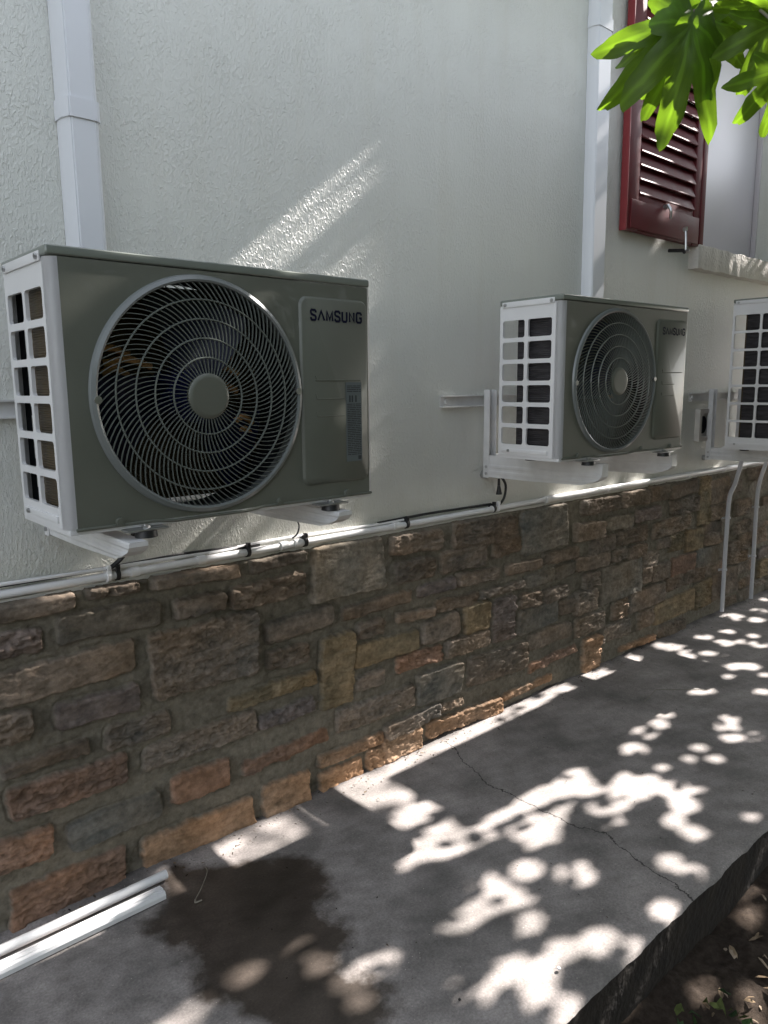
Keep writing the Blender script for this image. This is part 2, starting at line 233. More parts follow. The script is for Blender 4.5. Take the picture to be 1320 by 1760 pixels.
def grime(m):
    n = m.node_tree; b = n.nodes['Principled BSDF']; tc = n.nodes['Texture Coordinate']; src = b.inputs['Base Color'].links[0].from_socket
    mp = N(m,'ShaderNodeMapping'); mp.inputs['Scale'].default_value = (7,7,.55); L(m, tc.outputs['Object'], mp.inputs[0])
    t = N(m,'ShaderNodeTexNoise'); t.inputs['Scale'].default_value = 1.6; t.inputs['Detail'].default_value = 7; L(m, mp.outputs[0], t.inputs[0])
    r = N(m,'ShaderNodeMapRange'); r.inputs[1].default_value = .52; r.inputs[2].default_value = .75; r.inputs[3].default_value = 0; r.inputs[4].default_value = .16; L(m, t.outputs[0], r.inputs[0])
    mx = N(m,'ShaderNodeMix'); mx.data_type = 'RGBA'; mx.blend_type = 'MULTIPLY'; L(m, r.outputs[0], mx.inputs[0]); L(m, src, mx.inputs[6]); mx.inputs[7].default_value = (.80,.74,.62,1)
    sp = N(m,'ShaderNodeSeparateXYZ'); L(m, tc.outputs['Object'], sp.inputs[0])
    t2 = N(m,'ShaderNodeTexNoise'); t2.inputs['Scale'].default_value = 11; t2.inputs['Detail'].default_value = 7; L(m, tc.outputs['Object'], t2.inputs[0])
    a = N(m,'ShaderNodeMath'); a.operation = 'MULTIPLY_ADD'; a.inputs[1].default_value = .22; L(m, t2.outputs[0], a.inputs[0]); L(m, sp.outputs[2], a.inputs[2])
    r2 = N(m,'ShaderNodeMapRange'); r2.inputs[1].default_value = 1.12; r2.inputs[2].default_value = .98; r2.inputs[3].default_value = 0; r2.inputs[4].default_value = .3; L(m, a.outputs[0], r2.inputs[0])
    m2 = N(m,'ShaderNodeMix'); m2.data_type = 'RGBA'; m2.blend_type = 'MULTIPLY'; L(m, r2.outputs[0], m2.inputs[0]); L(m, mx.outputs[2], m2.inputs[6]); m2.inputs[7].default_value = (.74,.68,.58,1)
    L(m, m2.outputs[2], b.inputs['Base Color'])
grime(m_st)
stucco(m_st)
m_plain = mat('smooth cream render', (.58,.56,.52), .6, var=.05, vscale=6, bump=.25, bscale=90)
m_sill = mat('rough plaster sill', (.60,.57,.52), .6, var=.1, vscale=10, bump=.9, bscale=55, bdist=.006)
m_lilac = mat('lilac white window panel', (.60,.57,.60), .35, var=.02, vscale=3)

# rubble stone: colour from the per-stone tones
def attr_mat(name, rough, fine, bstr, bsc, cvar=.35):
    m = mat(name, (.2,.2,.2), rough); n = m.node_tree; b = n.nodes['Principled BSDF']; tc = n.nodes['Texture Coordinate']
    at = N(m,'ShaderNodeAttribute'); at.attribute_name = 'col'
    t = N(m,'ShaderNodeTexNoise'); t.inputs['Scale'].default_value = fine; t.inputs['Detail'].default_value = 10; t.inputs['Roughness'].default_value = .65; L(m, tc.outputs['Object'], t.inputs[0])
    r = N(m,'ShaderNodeMapRange'); r.inputs[1].default_value = .3; r.inputs[2].default_value = .7; r.inputs[3].default_value = 1-cvar; r.inputs[4].default_value = 1+cvar; L(m, t.outputs[0], r.inputs[0])
    x = N(m,'ShaderNodeVectorMath'); x.operation = 'SCALE'; L(m, at.outputs['Color'], x.inputs[0]); L(m, r.outputs[0], x.inputs['Scale']); L(m, x.outputs[0], b.inputs['Base Color'])
    t2 = N(m,'ShaderNodeTexNoise'); t2.inputs['Scale'].default_value = bsc; t2.inputs['Detail'].default_value = 10; t2.inputs['Roughness'].default_value = .75; L(m, tc.outputs['Object'], t2.inputs[0])
    k = N(m,'ShaderNodeBump'); k.inputs['Strength'].default_value = bstr; k.inputs['Distance'].default_value = .005; L(m, t2.outputs[0], k.inputs['Height']); L(m, k.outputs[0], b.inputs['Normal'])
    b.inputs['Specular IOR Level'].default_value = .12
    return m
m_stone = attr_mat('rubble stone and mortar', .88, 45, 1.0, 62)
m_soil = attr_mat('dark garden soil', .95, 45, .9, 110, .5)

# concrete path with wet stain and crack
m_conc = mat('worn concrete', (.3,.3,.3), .8)
def concrete(m):
    n = m.node_tree; b = n.nodes['Principled BSDF']; tc = n.nodes['Texture Coordinate']
    def noise(s, d=6, r=.6):
        t = N(m,'ShaderNodeTexNoise'); t.inputs['Scale'].default_value = s; t.inputs['Detail'].default_value = d; t.inputs['Roughness'].default_value = r; L(m, tc.outputs['Object'], t.inputs[0]); return t
    big = noise(3.2, 8, .62); cr = N(m,'ShaderNodeValToRGB'); e = cr.color_ramp.elements
    e[0].position = .34; e[0].color = (.165,.152,.140,1); e[1].position = .68; e[1].color = (.37,.335,.315,1); L(m, big.outputs[0], cr.inputs[0])
    md = noise(13, 8, .72); rm = N(m,'ShaderNodeMapRange'); rm.inputs[1].default_value = .32; rm.inputs[2].default_value = .68; rm.inputs[3].default_value = .74; rm.inputs[4].default_value = 1.22; L(m, md.outputs[0], rm.inputs[0])
    xm = N(m,'ShaderNodeVectorMath'); xm.operation = 'SCALE'; L(m, cr.outputs[0], xm.inputs[0]); L(m, rm.outputs[0], xm.inputs['Scale'])
    fin = noise(160, 4, .7); rf = N(m,'ShaderNodeMapRange'); rf.inputs[1].default_value = .3; rf.inputs[2].default_value = .7; rf.inputs[3].default_value = .72; rf.inputs[4].default_value = 1.22; L(m, fin.outputs[0], rf.inputs[0])
    x = N(m,'ShaderNodeVectorMath'); x.operation = 'SCALE'; L(m, xm.outputs[0], x.inputs[0]); L(m, rf.outputs[0], x.inputs['Scale'])
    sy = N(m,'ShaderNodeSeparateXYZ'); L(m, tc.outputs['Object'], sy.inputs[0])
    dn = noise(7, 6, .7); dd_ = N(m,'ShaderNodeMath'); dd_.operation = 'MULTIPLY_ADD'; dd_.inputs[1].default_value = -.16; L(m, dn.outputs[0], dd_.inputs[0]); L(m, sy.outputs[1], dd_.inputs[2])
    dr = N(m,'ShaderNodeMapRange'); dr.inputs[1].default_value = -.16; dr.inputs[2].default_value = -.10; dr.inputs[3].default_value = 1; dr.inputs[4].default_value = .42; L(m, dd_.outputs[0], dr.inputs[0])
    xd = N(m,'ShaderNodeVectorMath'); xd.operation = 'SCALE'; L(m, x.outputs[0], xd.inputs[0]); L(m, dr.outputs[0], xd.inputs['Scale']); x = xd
    # aggregate specks
    vo = N(m,'ShaderNodeTexVoronoi'); vo.inputs['Scale'].default_value = 95; L(m, tc.outputs['Object'], vo.inputs[0])
    lt = N(m,'ShaderNodeMath'); lt.operation = 'LESS_THAN'; lt.inputs[1].default_value = .13; L(m, vo.outputs['Distance'], lt.inputs[0])
    vc = N(m,'ShaderNodeSeparateColor'); L(m, vo.outputs['Color'], vc.inputs[0])
    gt = N(m,'ShaderNodeMath'); gt.operation = 'GREATER_THAN'; gt.inputs[1].default_value = .86; L(m, vc.outputs[0], gt.inputs[0])
    sm = N(m,'ShaderNodeMath'); sm.operation = 'MULTIPLY'; L(m, lt.outputs[0], sm.inputs[0]); L(m, gt.outputs[0], sm.inputs[1])
    mx = N(m,'ShaderNodeMix'); mx.data_type = 'RGBA'; L(m, sm.outputs[0], mx.inputs[0]); L(m, x.outputs[0], mx.inputs[6]); mx.inputs[7].default_value = (.5,.45,.4,1)
    # wet stain
    at = N(m,'ShaderNodeAttribute'); at.attribute_name = 'stain'
    en = noise(9, 8, .65); ad = N(m,'ShaderNodeMath'); ad.operation = 'MULTIPLY_ADD'; ad.inputs[1].default_value = .22; L(m, en.outputs[0], ad.inputs[0]); L(m, at.outputs['Fac'], ad.inputs[2])
    rs = N(m,'ShaderNodeMapRange'); rs.inputs[1].default_value = .135; rs.inputs[2].default_value = .085; rs.inputs[3].default_value = 0; rs.inputs[4].default_value = 1; L(m, ad.outputs[0], rs.inputs[0])
    wt = N(m,'ShaderNodeMix'); wt.data_type = 'RGBA'; wt.blend_type = 'MULTIPLY'; L(m, rs.outputs[0], wt.inputs[0]); L(m, mx.outputs[2], wt.inputs[6]); wt.inputs[7].default_value = (.25,.225,.20,1)
    # crack
    ca = N(m,'ShaderNodeAttribute'); ca.attribute_name = 'crack'
    cn = noise(28, 6, .7); c1 = N(m,'ShaderNodeMath'); c1.operation = 'MULTIPLY_ADD'; c1.inputs[1].default_value = .05; L(m, cn.outputs[0], c1.inputs[0]); L(m, ca.outputs['Fac'], c1.inputs[2])
    c2 = N(m,'ShaderNodeMath'); c2.operation = 'SUBTRACT'; c2.inputs[1].default_value = .025; L(m, c1.outputs[0], c2.inputs[0])
    c3 = N(m,'ShaderNodeMath'); c3.operation = 'ABSOLUTE'; L(m, c2.outputs[0], c3.inputs[0])
    rc = N(m,'ShaderNodeMapRange'); rc.inputs[1].default_value = .0012; rc.inputs[2].default_value = .0032; rc.inputs[3].default_value = 1; rc.inputs[4].default_value = 0; L(m, c3.outputs[0], rc.inputs[0])
    ck = N(m,'ShaderNodeMix'); ck.data_type = 'RGBA'; L(m, rc.outputs[0], ck.inputs[0]); L(m, wt.outputs[2], ck.inputs[6]); ck.inputs[7].default_value = (.03,.027,.024,1)
    L(m, ck.outputs[2], b.inputs['Base Color'])
    rr = N(m,'ShaderNodeMapRange'); rr.inputs[3].default_value = .8; rr.inputs[4].default_value = .34; L(m, rs.outputs[0], rr.inputs[0]); L(m, rr.outputs[0], b.inputs['Roughness'])
    b2 = noise(55, 8, .7); hs = N(m,'ShaderNodeMath'); hs.operation = 'MULTIPLY_ADD'; hs.inputs[1].default_value = -2.0; L(m, rc.outputs[0], hs.inputs[0]); L(m, b2.outputs[0], hs.inputs[2])
    k = N(m,'ShaderNodeBump'); k.inputs['Strength'].default_value = .4; k.inputs['Distance'].default_value = .003; L(m, hs.outputs[0], k.inputs['Height']); L(m, k.outputs[0], b.inputs['Normal'])
concrete(m_conc)
m_edge = mat('dirty slab side', (.024,.018,.013), .95, var=.5, vscale=12, bump=.9, bscale=45, bdist=.006)

def leaf_mat(name, col, trans, tr=.5):
    m = bpy.data.materials.new(name); m.use_nodes = True; n = m.node_tree; b = n.nodes['Principled BSDF']; out = n.nodes['Material Output']
    at = N(m,'ShaderNodeAttribute'); at.attribute_name = 'col'
    def mulc(c):
        x = N(m,'ShaderNodeVectorMath'); x.operation = 'MULTIPLY'; L(m, at.outputs['Color'], x.inputs[0]); x.inputs[1].default_value = c; return x
    L(m, mulc(col).outputs[0], b.inputs['Base Color']); b.inputs['Roughness'].default_value = .5
    t = N(m,'ShaderNodeBsdfTranslucent'); L(m, mulc(trans).outputs[0], t.inputs[0])
    mx = N(m,'ShaderNodeMixShader'); mx.inputs[0].default_value = tr; L(m, b.outputs[0], mx.inputs[1]); L(m, t.outputs[0], mx.inputs[2]); L(m, mx.outputs[0], out.inputs[0])
    return m
m_leaf = leaf_mat('fig leaf', (.06,.105,.012), (.21,.38,.02), .45)
m_leafc = leaf_mat('canopy leaf', (.07,.12,.035), (.12,.2,.03), .25)

# ---------------------------------------------------------------- ground and path
def stack(*r): return np.unique(np.concatenate(r))
gx = stack(np.linspace(-60,-5,12), np.linspace(-5,.6,15), np.arange(.6,4.2,.012), np.linspace(4.2,14,25), np.linspace(14,80,12))
gy = stack(np.linspace(-70,-6,14), np.linspace(-6,-2.6,10), np.arange(-2.6,-1.15,.012), np.array([-1.1,0,.2]))
X, Y = np.meshgrid(gx, gy, indexing='ij')
hz = -.162 + .03*fbm(X*3,Y*3,4,5) + .014*fbm(X*22,Y*22,4,9)*(X>.5)*(X<4.3)
hz = np.where(Y > -1.12, -.2, hz)
cc = .5+.5*fbm(X*9,Y*9,4,3)
col = np.stack([.030+.035*cc, .023+.026*cc, .018+.019*cc, np.ones_like(cc)], -1)
tag(arr_mesh('ground', np.stack([X,Y,hz],-1).reshape(-1,3), grid_faces(len(gx),len(gy)), m_soil, col=col.reshape(-1,4)), kind='structure')

px_ = stack(np.linspace(-6,.3,20), np.arange(.3,3.4,.011), np.arange(3.4,6.2,.022), np.linspace(6.2,14,20))
YE = -1.181
py_ = np.concatenate([[YE+.0], YE+np.array([.004,.009,.016,.025]), np.arange(YE+.036,.01,.011)])
X, Y = np.meshgrid(px_, py_, indexing='ij')
edge = .0025*fbm(X*2.5, X*0+1, 3, 21)+.003*fbm(X*40, X*0+2, 3, 22)
dY = (Y-YE)
Y2 = Y + edge*np.exp(-dY/.03)
Zp = .003*fbm(X*2.5,Y*2.5,4,31)+.0012*fbm(X*14,Y*14,3,33) - .010*np.exp(-dY/.005)*(1+.8*fbm(X*14,X*0,3,35)) + .010*np.exp(-np.abs(Y+.03)/.022)*(.6+.8*fbm(X*9,Y*3,3,37))
# real groove of the crack
cp = np.array(CRACK); xs = np.interp(Y[0], cp[::-1,1], cp[::-1,0]); crk = X - xs[None,:] + .012*fbm(Y*13, Y*0, 3, 41)
crk = np.where(Y > cp[0,1]+.01, .5, crk)
Zp = Zp - .004*np.exp(-(crk/.012)**2)*0
stn = poly_sd(STAIN, X, Y)
path = arr_mesh('path', np.stack([X,Y2,Zp],-1).reshape(-1,3), grid_faces(len(px_),len(py_)), m_conc, attrs={'stain':stn, 'crack':crk})
tag(path, kind='structure')
sx_ = px_; szs = np.array([-.001,-.03,-.06,-.09,-.12,-.15,-.2,-.3])
X, S_ = np.meshgrid(sx_, szs, indexing='ij')
e0 = .0025*fbm(X*2.5, X*0+1, 3, 21)+.003*fbm(X*40, X*0+2, 3, 22)
Ys = YE + e0*np.exp(S_*25) + .002*fbm(X*18,S_*18,3,51)*(S_<-.01)
Z0 = .003*fbm(X*2.5,X*0+YE*2.5,4,31)+.0012*fbm(X*14,X*0+YE*14,3,33)-.010*(1+.8*fbm(X*14,X*0,3,35))
Zs = np.where(S_ > -.002, Z0, S_-.005)
sde = arr_mesh('path_edge', np.stack([X,Ys,Zs],-1).reshape(-1,3), grid_faces(len(sx_),len(szs)), m_edge); tag(sde, kind='structure')

# ---------------------------------------------------------------- house: stucco wall, stone plinth, window
house = tag(empty('house', (2.4,0,0)), 'cream stucco house wall above a rough brown rubble stone plinth', 'house')
def hp(o):
    o.parent = house; o.location = (-2.4,0,0); return o
ZT = .873
bm = bmesh.new()
WX0, WX1, WZ0, WZ1 = 4.06, 5.02, 2.118, 3.55
xs = [-4, WX0, WX1, 12]; zs = [ZT-.02, WZ0, WZ1, 5.2]
V = {}
def vv(x,y,z):
    k = (round(x,4),round(y,4),round(z,4))
    if k not in V: V[k] = bm.verts.new(k)
    return V[k]
for i in range(3):
    for j in range(3):
        if i == 1 and j == 1: continue
        bm.faces.new((vv(xs[i],0,zs[j]), vv(xs[i+1],0,zs[j]), vv(xs[i+1],0,zs[j+1]), vv(xs[i],0,zs[j+1])))
rc_ = .16
for a, b in (((WX0,WZ0),(WX0,WZ1)),((WX0,WZ1),(WX1,WZ1)),((WX1,WZ1),(WX1,WZ0)),((WX1,WZ0),(WX0,WZ0))):
    bm.faces.new((vv(a[0],0,a[1]), vv(b[0],0,b[1]), vv(b[0],rc_,b[1]), vv(a[0],rc_,a[1])))
bm.faces.new((vv(-4,0,5.2), vv(12,0,5.2), vv(12,.35,5.2), vv(-4,.35,5.2)))
bm.faces.new((vv(-4,.35,5.2), vv(12,.35,5.2), vv(12,.35,ZT-.02), vv(-4,.35,ZT-.02)))
for x in (-4,12): bm.faces.new((vv(x,0,ZT-.02), vv(x,0,5.2), vv(x,.35,5.2), vv(x,.35,ZT-.02)))
hp(obj('stucco_wall', bm, m_st, smooth=False))

# stone plinth as a carved height field
PAL = {'b':(.205,.162,.124),'g':(.20,.176,.142),'p':(.178,.146,.130),'r':(.265,.168,.118),'o':(.37,.235,.145),'y':(.235,.178,.108)}  # o: foot stones, orange with warm bounce light painted in
STONES = [(a-.006, b-.010, c+.006, d+.010, k) for a,b,c,d,k in STONES]
def extra_stones(x0, x1):
    out = []; z = .01
    while z < .86:
        h = random.uniform(.045,.10); x = x0
        if z+h > .87: h = .868-z
        if h < .02: break
        while x < x1:
            w_ = random.uniform(.10,.30); out.append((x, z, min(x+w_, x1), z+h-.018, random.choice('bbbgprby'))); x += w_+random.uniform(.015,.03)
        z += h+.012
    return out
SF = .030
def plinth_patch(x, z, stones):
    X, Z = np.meshgrid(x, z, indexing='ij')
    wx = X+.007*fbm(X*16,Z*16,3,61)+.0045*fbm(X*65,Z*65,3,63); wz = Z+.007*fbm(X*16,Z*16,3,65)+.0045*fbm(X*65,Z*65,3,67)
    H = -.001+.012*fbm(X*5,Z*13,3,71)+.003*fbm(X*30,Z*40,3,72)+.0015*fbm(X*70,Z*70,3,73)
    mc = .5+.5*fbm(X*5,Z*5,3,75)
    col = np.stack([.165+.06*mc, .146+.055*mc, .114+.045*mc, np.ones_like(mc)], -1)
    for s, (a, b0, c, d, k) in enumerate(stones):
        m_ = .03
        i0, i1 = np.searchsorted(x, [a-m_, c+m_]); j0, j1 = np.searchsorted(z, [b0-m_, d+m_])
        if i1 <= i0+1 or j1 <= j0+1: continue
        sl = (slice(i0,i1), slice(j0,j1)); hx = (c-a)/2; hz_ = (d-b0)/2; r = min(.018, hx*.5, hz_*.5)
        rs = random.Random(s*13+5); ang = rs.uniform(-.05,.05); tx = rs.uniform(-.03,.03); tz = rs.uniform(-.06,.06)
        ux = wx[sl]-(a+c)/2; uz = wz[sl]-(b0+d)/2; ux, uz = ux*math.cos(ang)+uz*math.sin(ang), -ux*math.sin(ang)+uz*math.cos(ang)
        uxx = ux*(1+rs.uniform(-.6,.6)*uz)   # slightly trapezoid
        qx = np.abs(uxx)-hx+r; qz = np.abs(uz)-hz_+r
        sd_ = np.hypot(np.maximum(qx,0),np.maximum(qz,0))+np.minimum(np.maximum(qx,qz),0)-r
        rough = rs.choice([.45,.8,1.2,1.5]) if k != 'g' else .35
        xx = X[sl]; zz = Z[sl]
        rock = .007*fbm(xx*24+s*3.1, zz*(58)+s, 5, 81)-.010*np.abs(fbm(xx*42+s+.4*zz*42, zz*95, 5, 83))+.003-.003*sstep(.1,.5,np.abs(fbm(xx*12+s,zz*34,3,85)))
        hs = rs.uniform(.012,.022)+rough*rock+tx*ux+tz*uz
        pr = sstep(.0012,-.0055,sd_)
        hh = H[sl]*(1-pr)+np.maximum(hs, H[sl]+.002)*pr
        # mortar pulled away in a shallow groove around the stone
        hh = hh - .0035*np.exp(-((sd_-.004)/.0035)**2)*(.5+.5*np.sign(fbm(xx*10+s,zz*10,2,88)))
        H[sl] = hh
        base = np.array(PAL[k])*rs.uniform(.78,1.2)
        n1 = fbm(xx*14+s, zz*30, 4, 91); n2 = fbm(xx*5+s*2, zz*7, 3, 93)
        n1 = n1+.5*np.clip(rock*140,-.7,.7); tint = np.stack([base[0]*(1+.45*n1+.25*n2), base[1]*(1+.44*n1+.08*n2), base[2]*(1+.45*n1-.10*n2), np.ones_like(n1)], -1)
        pc = sstep(.003,-.005,sd_+.004*fbm(xx*50,zz*50,2,95))[...,None]
        col[sl] = col[sl]*(1-pc)+tint*pc
    # slope the top into the ledge, splay the foot
    H = H - .02*sstep(ZT-.010, ZT, Z) + .008*sstep(.03,0,Z)*(.5+fbm(X*8,Z*8,3,97))
    return np.stack([X, -(SF+H), Z], -1), col
parts_v, parts_c, parts_f, off = [], [], [], 0
stones_mid = list(STONES)
xa = np.concatenate([np.arange(.26,1.6,.0026), np.arange(1.6,2.8,.0036), np.arange(2.8,5.2,.0052)])
for x, z, st in ((np.arange(-4,.2601,.012), np.append(np.arange(0,ZT,.012),ZT), extra_stones(-4,.24)),
                 (np.append(xa,5.2), np.append(np.arange(0,ZT,.0032),ZT), stones_mid),
                 (np.arange(5.2,12,.012), np.append(np.arange(0,ZT,.012),ZT), extra_stones(5.22,12))):
    v, c = plinth_patch(x, z, st); parts_v.append(v.reshape(-1,3)); parts_c.append(c.reshape(-1,4)); parts_f.append(grid_faces(len(x),len(z),off)); off += len(x)*len(z)
pl = arr_mesh('stone_plinth', np.concatenate(parts_v), np.concatenate(parts_f)[:, ::1], m_stone, col=np.concatenate(parts_c)); hp(pl)
bm = bmesh.new()
box(bm, -4, 12, -.018, .01, ZT-.03, ZT+.006, .002, 2)
hp(obj('ledge', bm, m_plain, smooth=False))

# window
win = empty('window', (WX0,0,WZ0)); win.parent = house; win.location = (WX0-2.4, 0, WZ0)
bm = bmesh.new(); box(bm, 0,.99, .13,.15, .0,1.43); obj('panel', bm, m_lilac, win)
bm = bmesh.new()
box(bm, .005,.045,.10,.129,.005,1.42,.004); box(bm, .945,.985,.10,.129,.005,1.42,.004); box(bm,.047,.943,.10,.129,.005,.045,.004); box(bm,.047,.943,.10,.129,1.38,1.42,.004)
obj('frame', bm, m_lilac, win)
bm = bmesh.new()
nx_, = (40,)
box(bm, -.10, 1.15, -.055, .10, -.125, -.004, .006, 2)
bmesh.ops.subdivide_edges(bm, edges=[e for e in bm.edges if e.calc_length() > .5], cuts=60, use_grid_fill=True)
for v in bm.verts:
    if v.co.y < -.04: v.co.y += .006*mnoise.noise(v.co*18); v.co.z += .007*mnoise.noise(v.co*13+Vector((3,1,2)))
obj('sill', bm, m_sill, win)

# shutter, folded open against the wall left of the window
sh = empty('shutter', (0,0,0)); sh.parent = house; sh.location = (3.255-2.4, -.014, 2.105)
SW, SH, ST = .75, 1.45, .034
bm = bmesh.new()
box(bm, .004,.10,-ST,0,0,SH,.003); box(bm, SW-.11,SW-.045,-ST,0,0,SH,.003); box(bm,.101,SW-.111,-ST+.003,-.002,0,.18,.003); box(bm,.101,SW-.111,-ST+.003,-.002,SH-.14,SH-.001,.003)
box(bm,.101,SW-.111,-ST+.003,-.002,.80,.88,.003)
obj('frame', bm, m_maroon, sh)
bm = bmesh.new(); box(bm, SW-.044, SW, -ST-.004, -.004, -.01, SH+.01, .003); obj('edge_stile', bm, m_maroon, sh)
bm = bmesh.new(); box(bm, -.006,.0035,-ST-.001,-.001,-.004,SH+.002,.001); obj('edge_board', bm, m_red, sh)
bm = bmesh.new(); box(bm, .03, SW-.06, -ST-.006, -ST+.001, .008, .135, .002); obj('bottom_panel', bm, m_maroon, sh)
zz = .205
while zz < SH-.16:
    if not (.77 < zz < .90):
        bm = bmesh.new(); g = bmesh.ops.create_cube(bm, size=1, matrix=Matrix.Translation(((.10+SW-.11)/2, -ST/2-.004, zz)) @ Matrix.Rotation(R_(67),4,'X') @ Matrix.Diagonal((SW-.213,.084,.007,1)))
        bmesh.ops.bevel(bm, geom=list({e for v in g['verts'] for e in v.link_edges}), offset=.002, segments=1, affect='EDGES'); obj('louvre', bm, m_maroon, sh)
    zz += .062
bm = bmesh.new(); cyl(bm, (.335,-ST-.002,.14),(.335,-ST-.02,.14),.012); tube(bm, smooth_path([(.335,-ST-.02,.15),(.338,-ST-.035,.12),(.345,-ST-.03,.085)]), .007, 8); obj('latch', bm, m_steel, sh)
hook = empty('shutter_stay', (0,0,0)); hook.parent = house; hook.location = (3.70-2.4, 0, 2.045)
bm = bmesh.new(); tube(bm, smooth_path([(.04,-.004,.02),(.035,-.06,.012),(.0,-.125,.0),(-.045,-.13,-.012)]), .009, 10); obj('hook', bm, m_black, hook)
bm = bmesh.new(); tube(bm, smooth_path([(.0,-.115,.0),(.0,-.112,.06),(.004,-.106,.105)]), .006, 8); cyl(bm, (.004,-.096,.105),(.004,-.112,.105),.011); obj('rod', bm, m_steel, hook)

# ---------------------------------------------------------------- trunking
def trunking(x0, wdt, dep, z0, label, cuff_z, x_top):
    t = tag(empty('cable_trunking', (x0,0,z0)), label, 'trunking')
    b = .010
    def prof(g, zc0, zc1, name):
        bm = bmesh.new()
        P = [(-g,0),(-g,-dep*.55-g),(b*1.2-g,-dep-g),(wdt-b+g,-dep-g),(wdt+g,-dep+b-g),(wdt+g,0)]
        a = [bm.verts.new((x+(x_top*zc0), y-.001, zc0)) for x,y in P]; c = [bm.verts.new((x+(x_top*zc1), y-.001, zc1)) for x,y in P]
        for k in range(5): bm.faces.new((a[k],a[k+1],c[k+1],c[k]))
        bm.faces.new(a); bm.faces.new(c)
        bmesh.ops.bevel(bm, geom=[e for e in bm.edges if abs((e.verts[0].co-e.verts[1].co).z) > .02], offset=.003, segments=2, affect='EDGES')
        return obj(name, bm, m_duct, t)
    prof(0, 0, 3.2, 'cover'); prof(.004, cuff_z, cuff_z+.045, 'coupling_sleeve')
trunking(.722,.083,.065,1.40,'wide white vertical cable trunking on the wall behind the nearest air conditioner', .645, -.002)
trunking(2.985,.115,.050,1.45,'white vertical cable trunking between the middle air conditioner and the red shutter', 1.435, -.012)

# ---------------------------------------------------------------- air conditioners
def text_mesh(txt, size, bold):
    cu = bpy.data.curves.new('txt', 'FONT'); cu.body = txt; cu.size = size; cu.offset = bold; cu.extrude = .0004; cu.space_character = 1.08
    o = bpy.data.objects.new('txt', cu); C.objects.link(o)
    bpy.context.view_layer.update()
    me = bpy.data.meshes.new_from_object(o.evaluated_get(bpy.context.evaluated_depsgraph_get()))
    bpy.data.objects.remove(o); return me
def letters(bm, x0, z0, w_, h, y):
    # seven block capitals, A without a crossbar
    t = .31
    G = {'S':[((.95,.74),(.95,.88),(.8,1),(.2,1),(.05,.86),(.05,.68),(.2,.56),(.8,.44),(.95,.32),(.95,.14),(.8,0),(.2,0),(.05,.12),(.05,.27))],
         'A':[((0,0),(.5,1),(1,0))], 'M':[((.06,0),(.1,1),(.5,.08),(.9,1),(.94,0))], 'U':[((.08,1),(.08,.15),(.25,0),(.75,0),(.92,.15),(.92,1))],
         'N':[((.1,0),(.1,1),(.9,0),(.9,1))], 'G':[((.93,.75),(.93,.87),(.78,1),(.22,1),(.07,.87),(.07,.13),(.22,0),(.78,0),(.93,.13),(.93,.46),(.55,.46))]}
    widths = {'S':.9,'A':1.08,'M':1.15,'U':.95,'N':.98,'G':.98}; word = 'SAMSUNG'; gap = .36
    tot = sum(widths[c] for c in word)+gap*6; u = w_/tot; x = x0
    for c in word:
        for line in G[c]:
            P = [Vector((x+p[0]*widths[c]*u, 0, z0+h*(.09+p[1]*.82))) for p in line]; hw = t*u*.5
            Lp, Rp = [], []
            for i, p in enumerate(P):
                d0 = (P[i]-P[i-1]).normalized() if i else None; d1 = (P[i+1]-P[i]).normalized() if i < len(P)-1 else None
                d0 = d0 or d1; d1 = d1 or d0; n0 = Vector((-d0.z,0,d0.x)); n1 = Vector((-d1.z,0,d1.x)); n = (n0+n1)
                n = n.normalized() if n.length > .1 else n0; k = hw/max(n.dot(n0), .45)
                Lp.append(p+n*k); Rp.append(p-n*k)
            for i in range(len(P)-1):
                q = [Lp[i],Lp[i+1],Rp[i+1],Rp[i]]
                yy = y-.0006-.00003*(i%2)
                bm.faces.new([bm.verts.new((v.x,yy,min(max(v.z,z0),z0+h))) for v in q])
        x += (widths[c]+gap)*u
def plate_hole(bm, outer, inner_pts, y, plane='xz', depth=0.):
    """annulus between a rectangle and a closed loop, sampled by the loop's own points"""
    x0,x1,z0,z1 = outer; cx = sum(p[0] for p in inner_pts)/len(inner_pts); cz = sum(p[1] for p in inner_pts)/len(inner_pts)
    def ray(a):
        dx, dz = math.cos(a), math.sin(a); t = 1e9
        if dx > 1e-9: t = min(t,(x1-cx)/dx)
        if dx < -1e-9: t = min(t,(x0-cx)/dx)
        if dz > 1e-9: t = min(t,(z1-cz)/dz)
        if dz < -1e-9: t = min(t,(z0-cz)/dz)
        return (cx+dx*t, cz+dz*t)
    pts = sorted(inner_pts, key=lambda p: math.atan2(p[1]-cz,p[0]-cx))
    ang = [math.atan2(p[1]-cz,p[0]-cx) for p in pts]
    mk = (lambda a,b,dd=0: bm.verts.new((a,y+dd,b))) if plane == 'xz' else (lambda a,b,dd=0: bm.verts.new((y+dd,a,b)))
    inn = [mk(*p) for p in pts]; inb = [mk(*p, depth) for p in pts] if depth else None
    out = [ray(a) for a in ang]; corners = [(math.atan2(z-cz,x-cx),(x,z)) for x in (x0,x1) for z in (z0,z1)]
    ov = [mk(*p) for p in out]; n = len(pts)
    for i in range(n):
        j = (i+1)%n; a, b = ang[i], ang[j]; b = b if j else b+2*math.pi
        mid = [(c if c >= a else c+2*math.pi, q) for c, q in corners]; mid = sorted([m for m in mid if a < m[0] < b])
        if j == 0 and not mid: mid = []
        bm.faces.new([inn[i]] + [ov[i]] + [mk(*q) for _, q in mid] + [ov[j], inn[j]])
        if depth: bm.faces.new([inn[i], inn[j], inb[j], inb[i]])
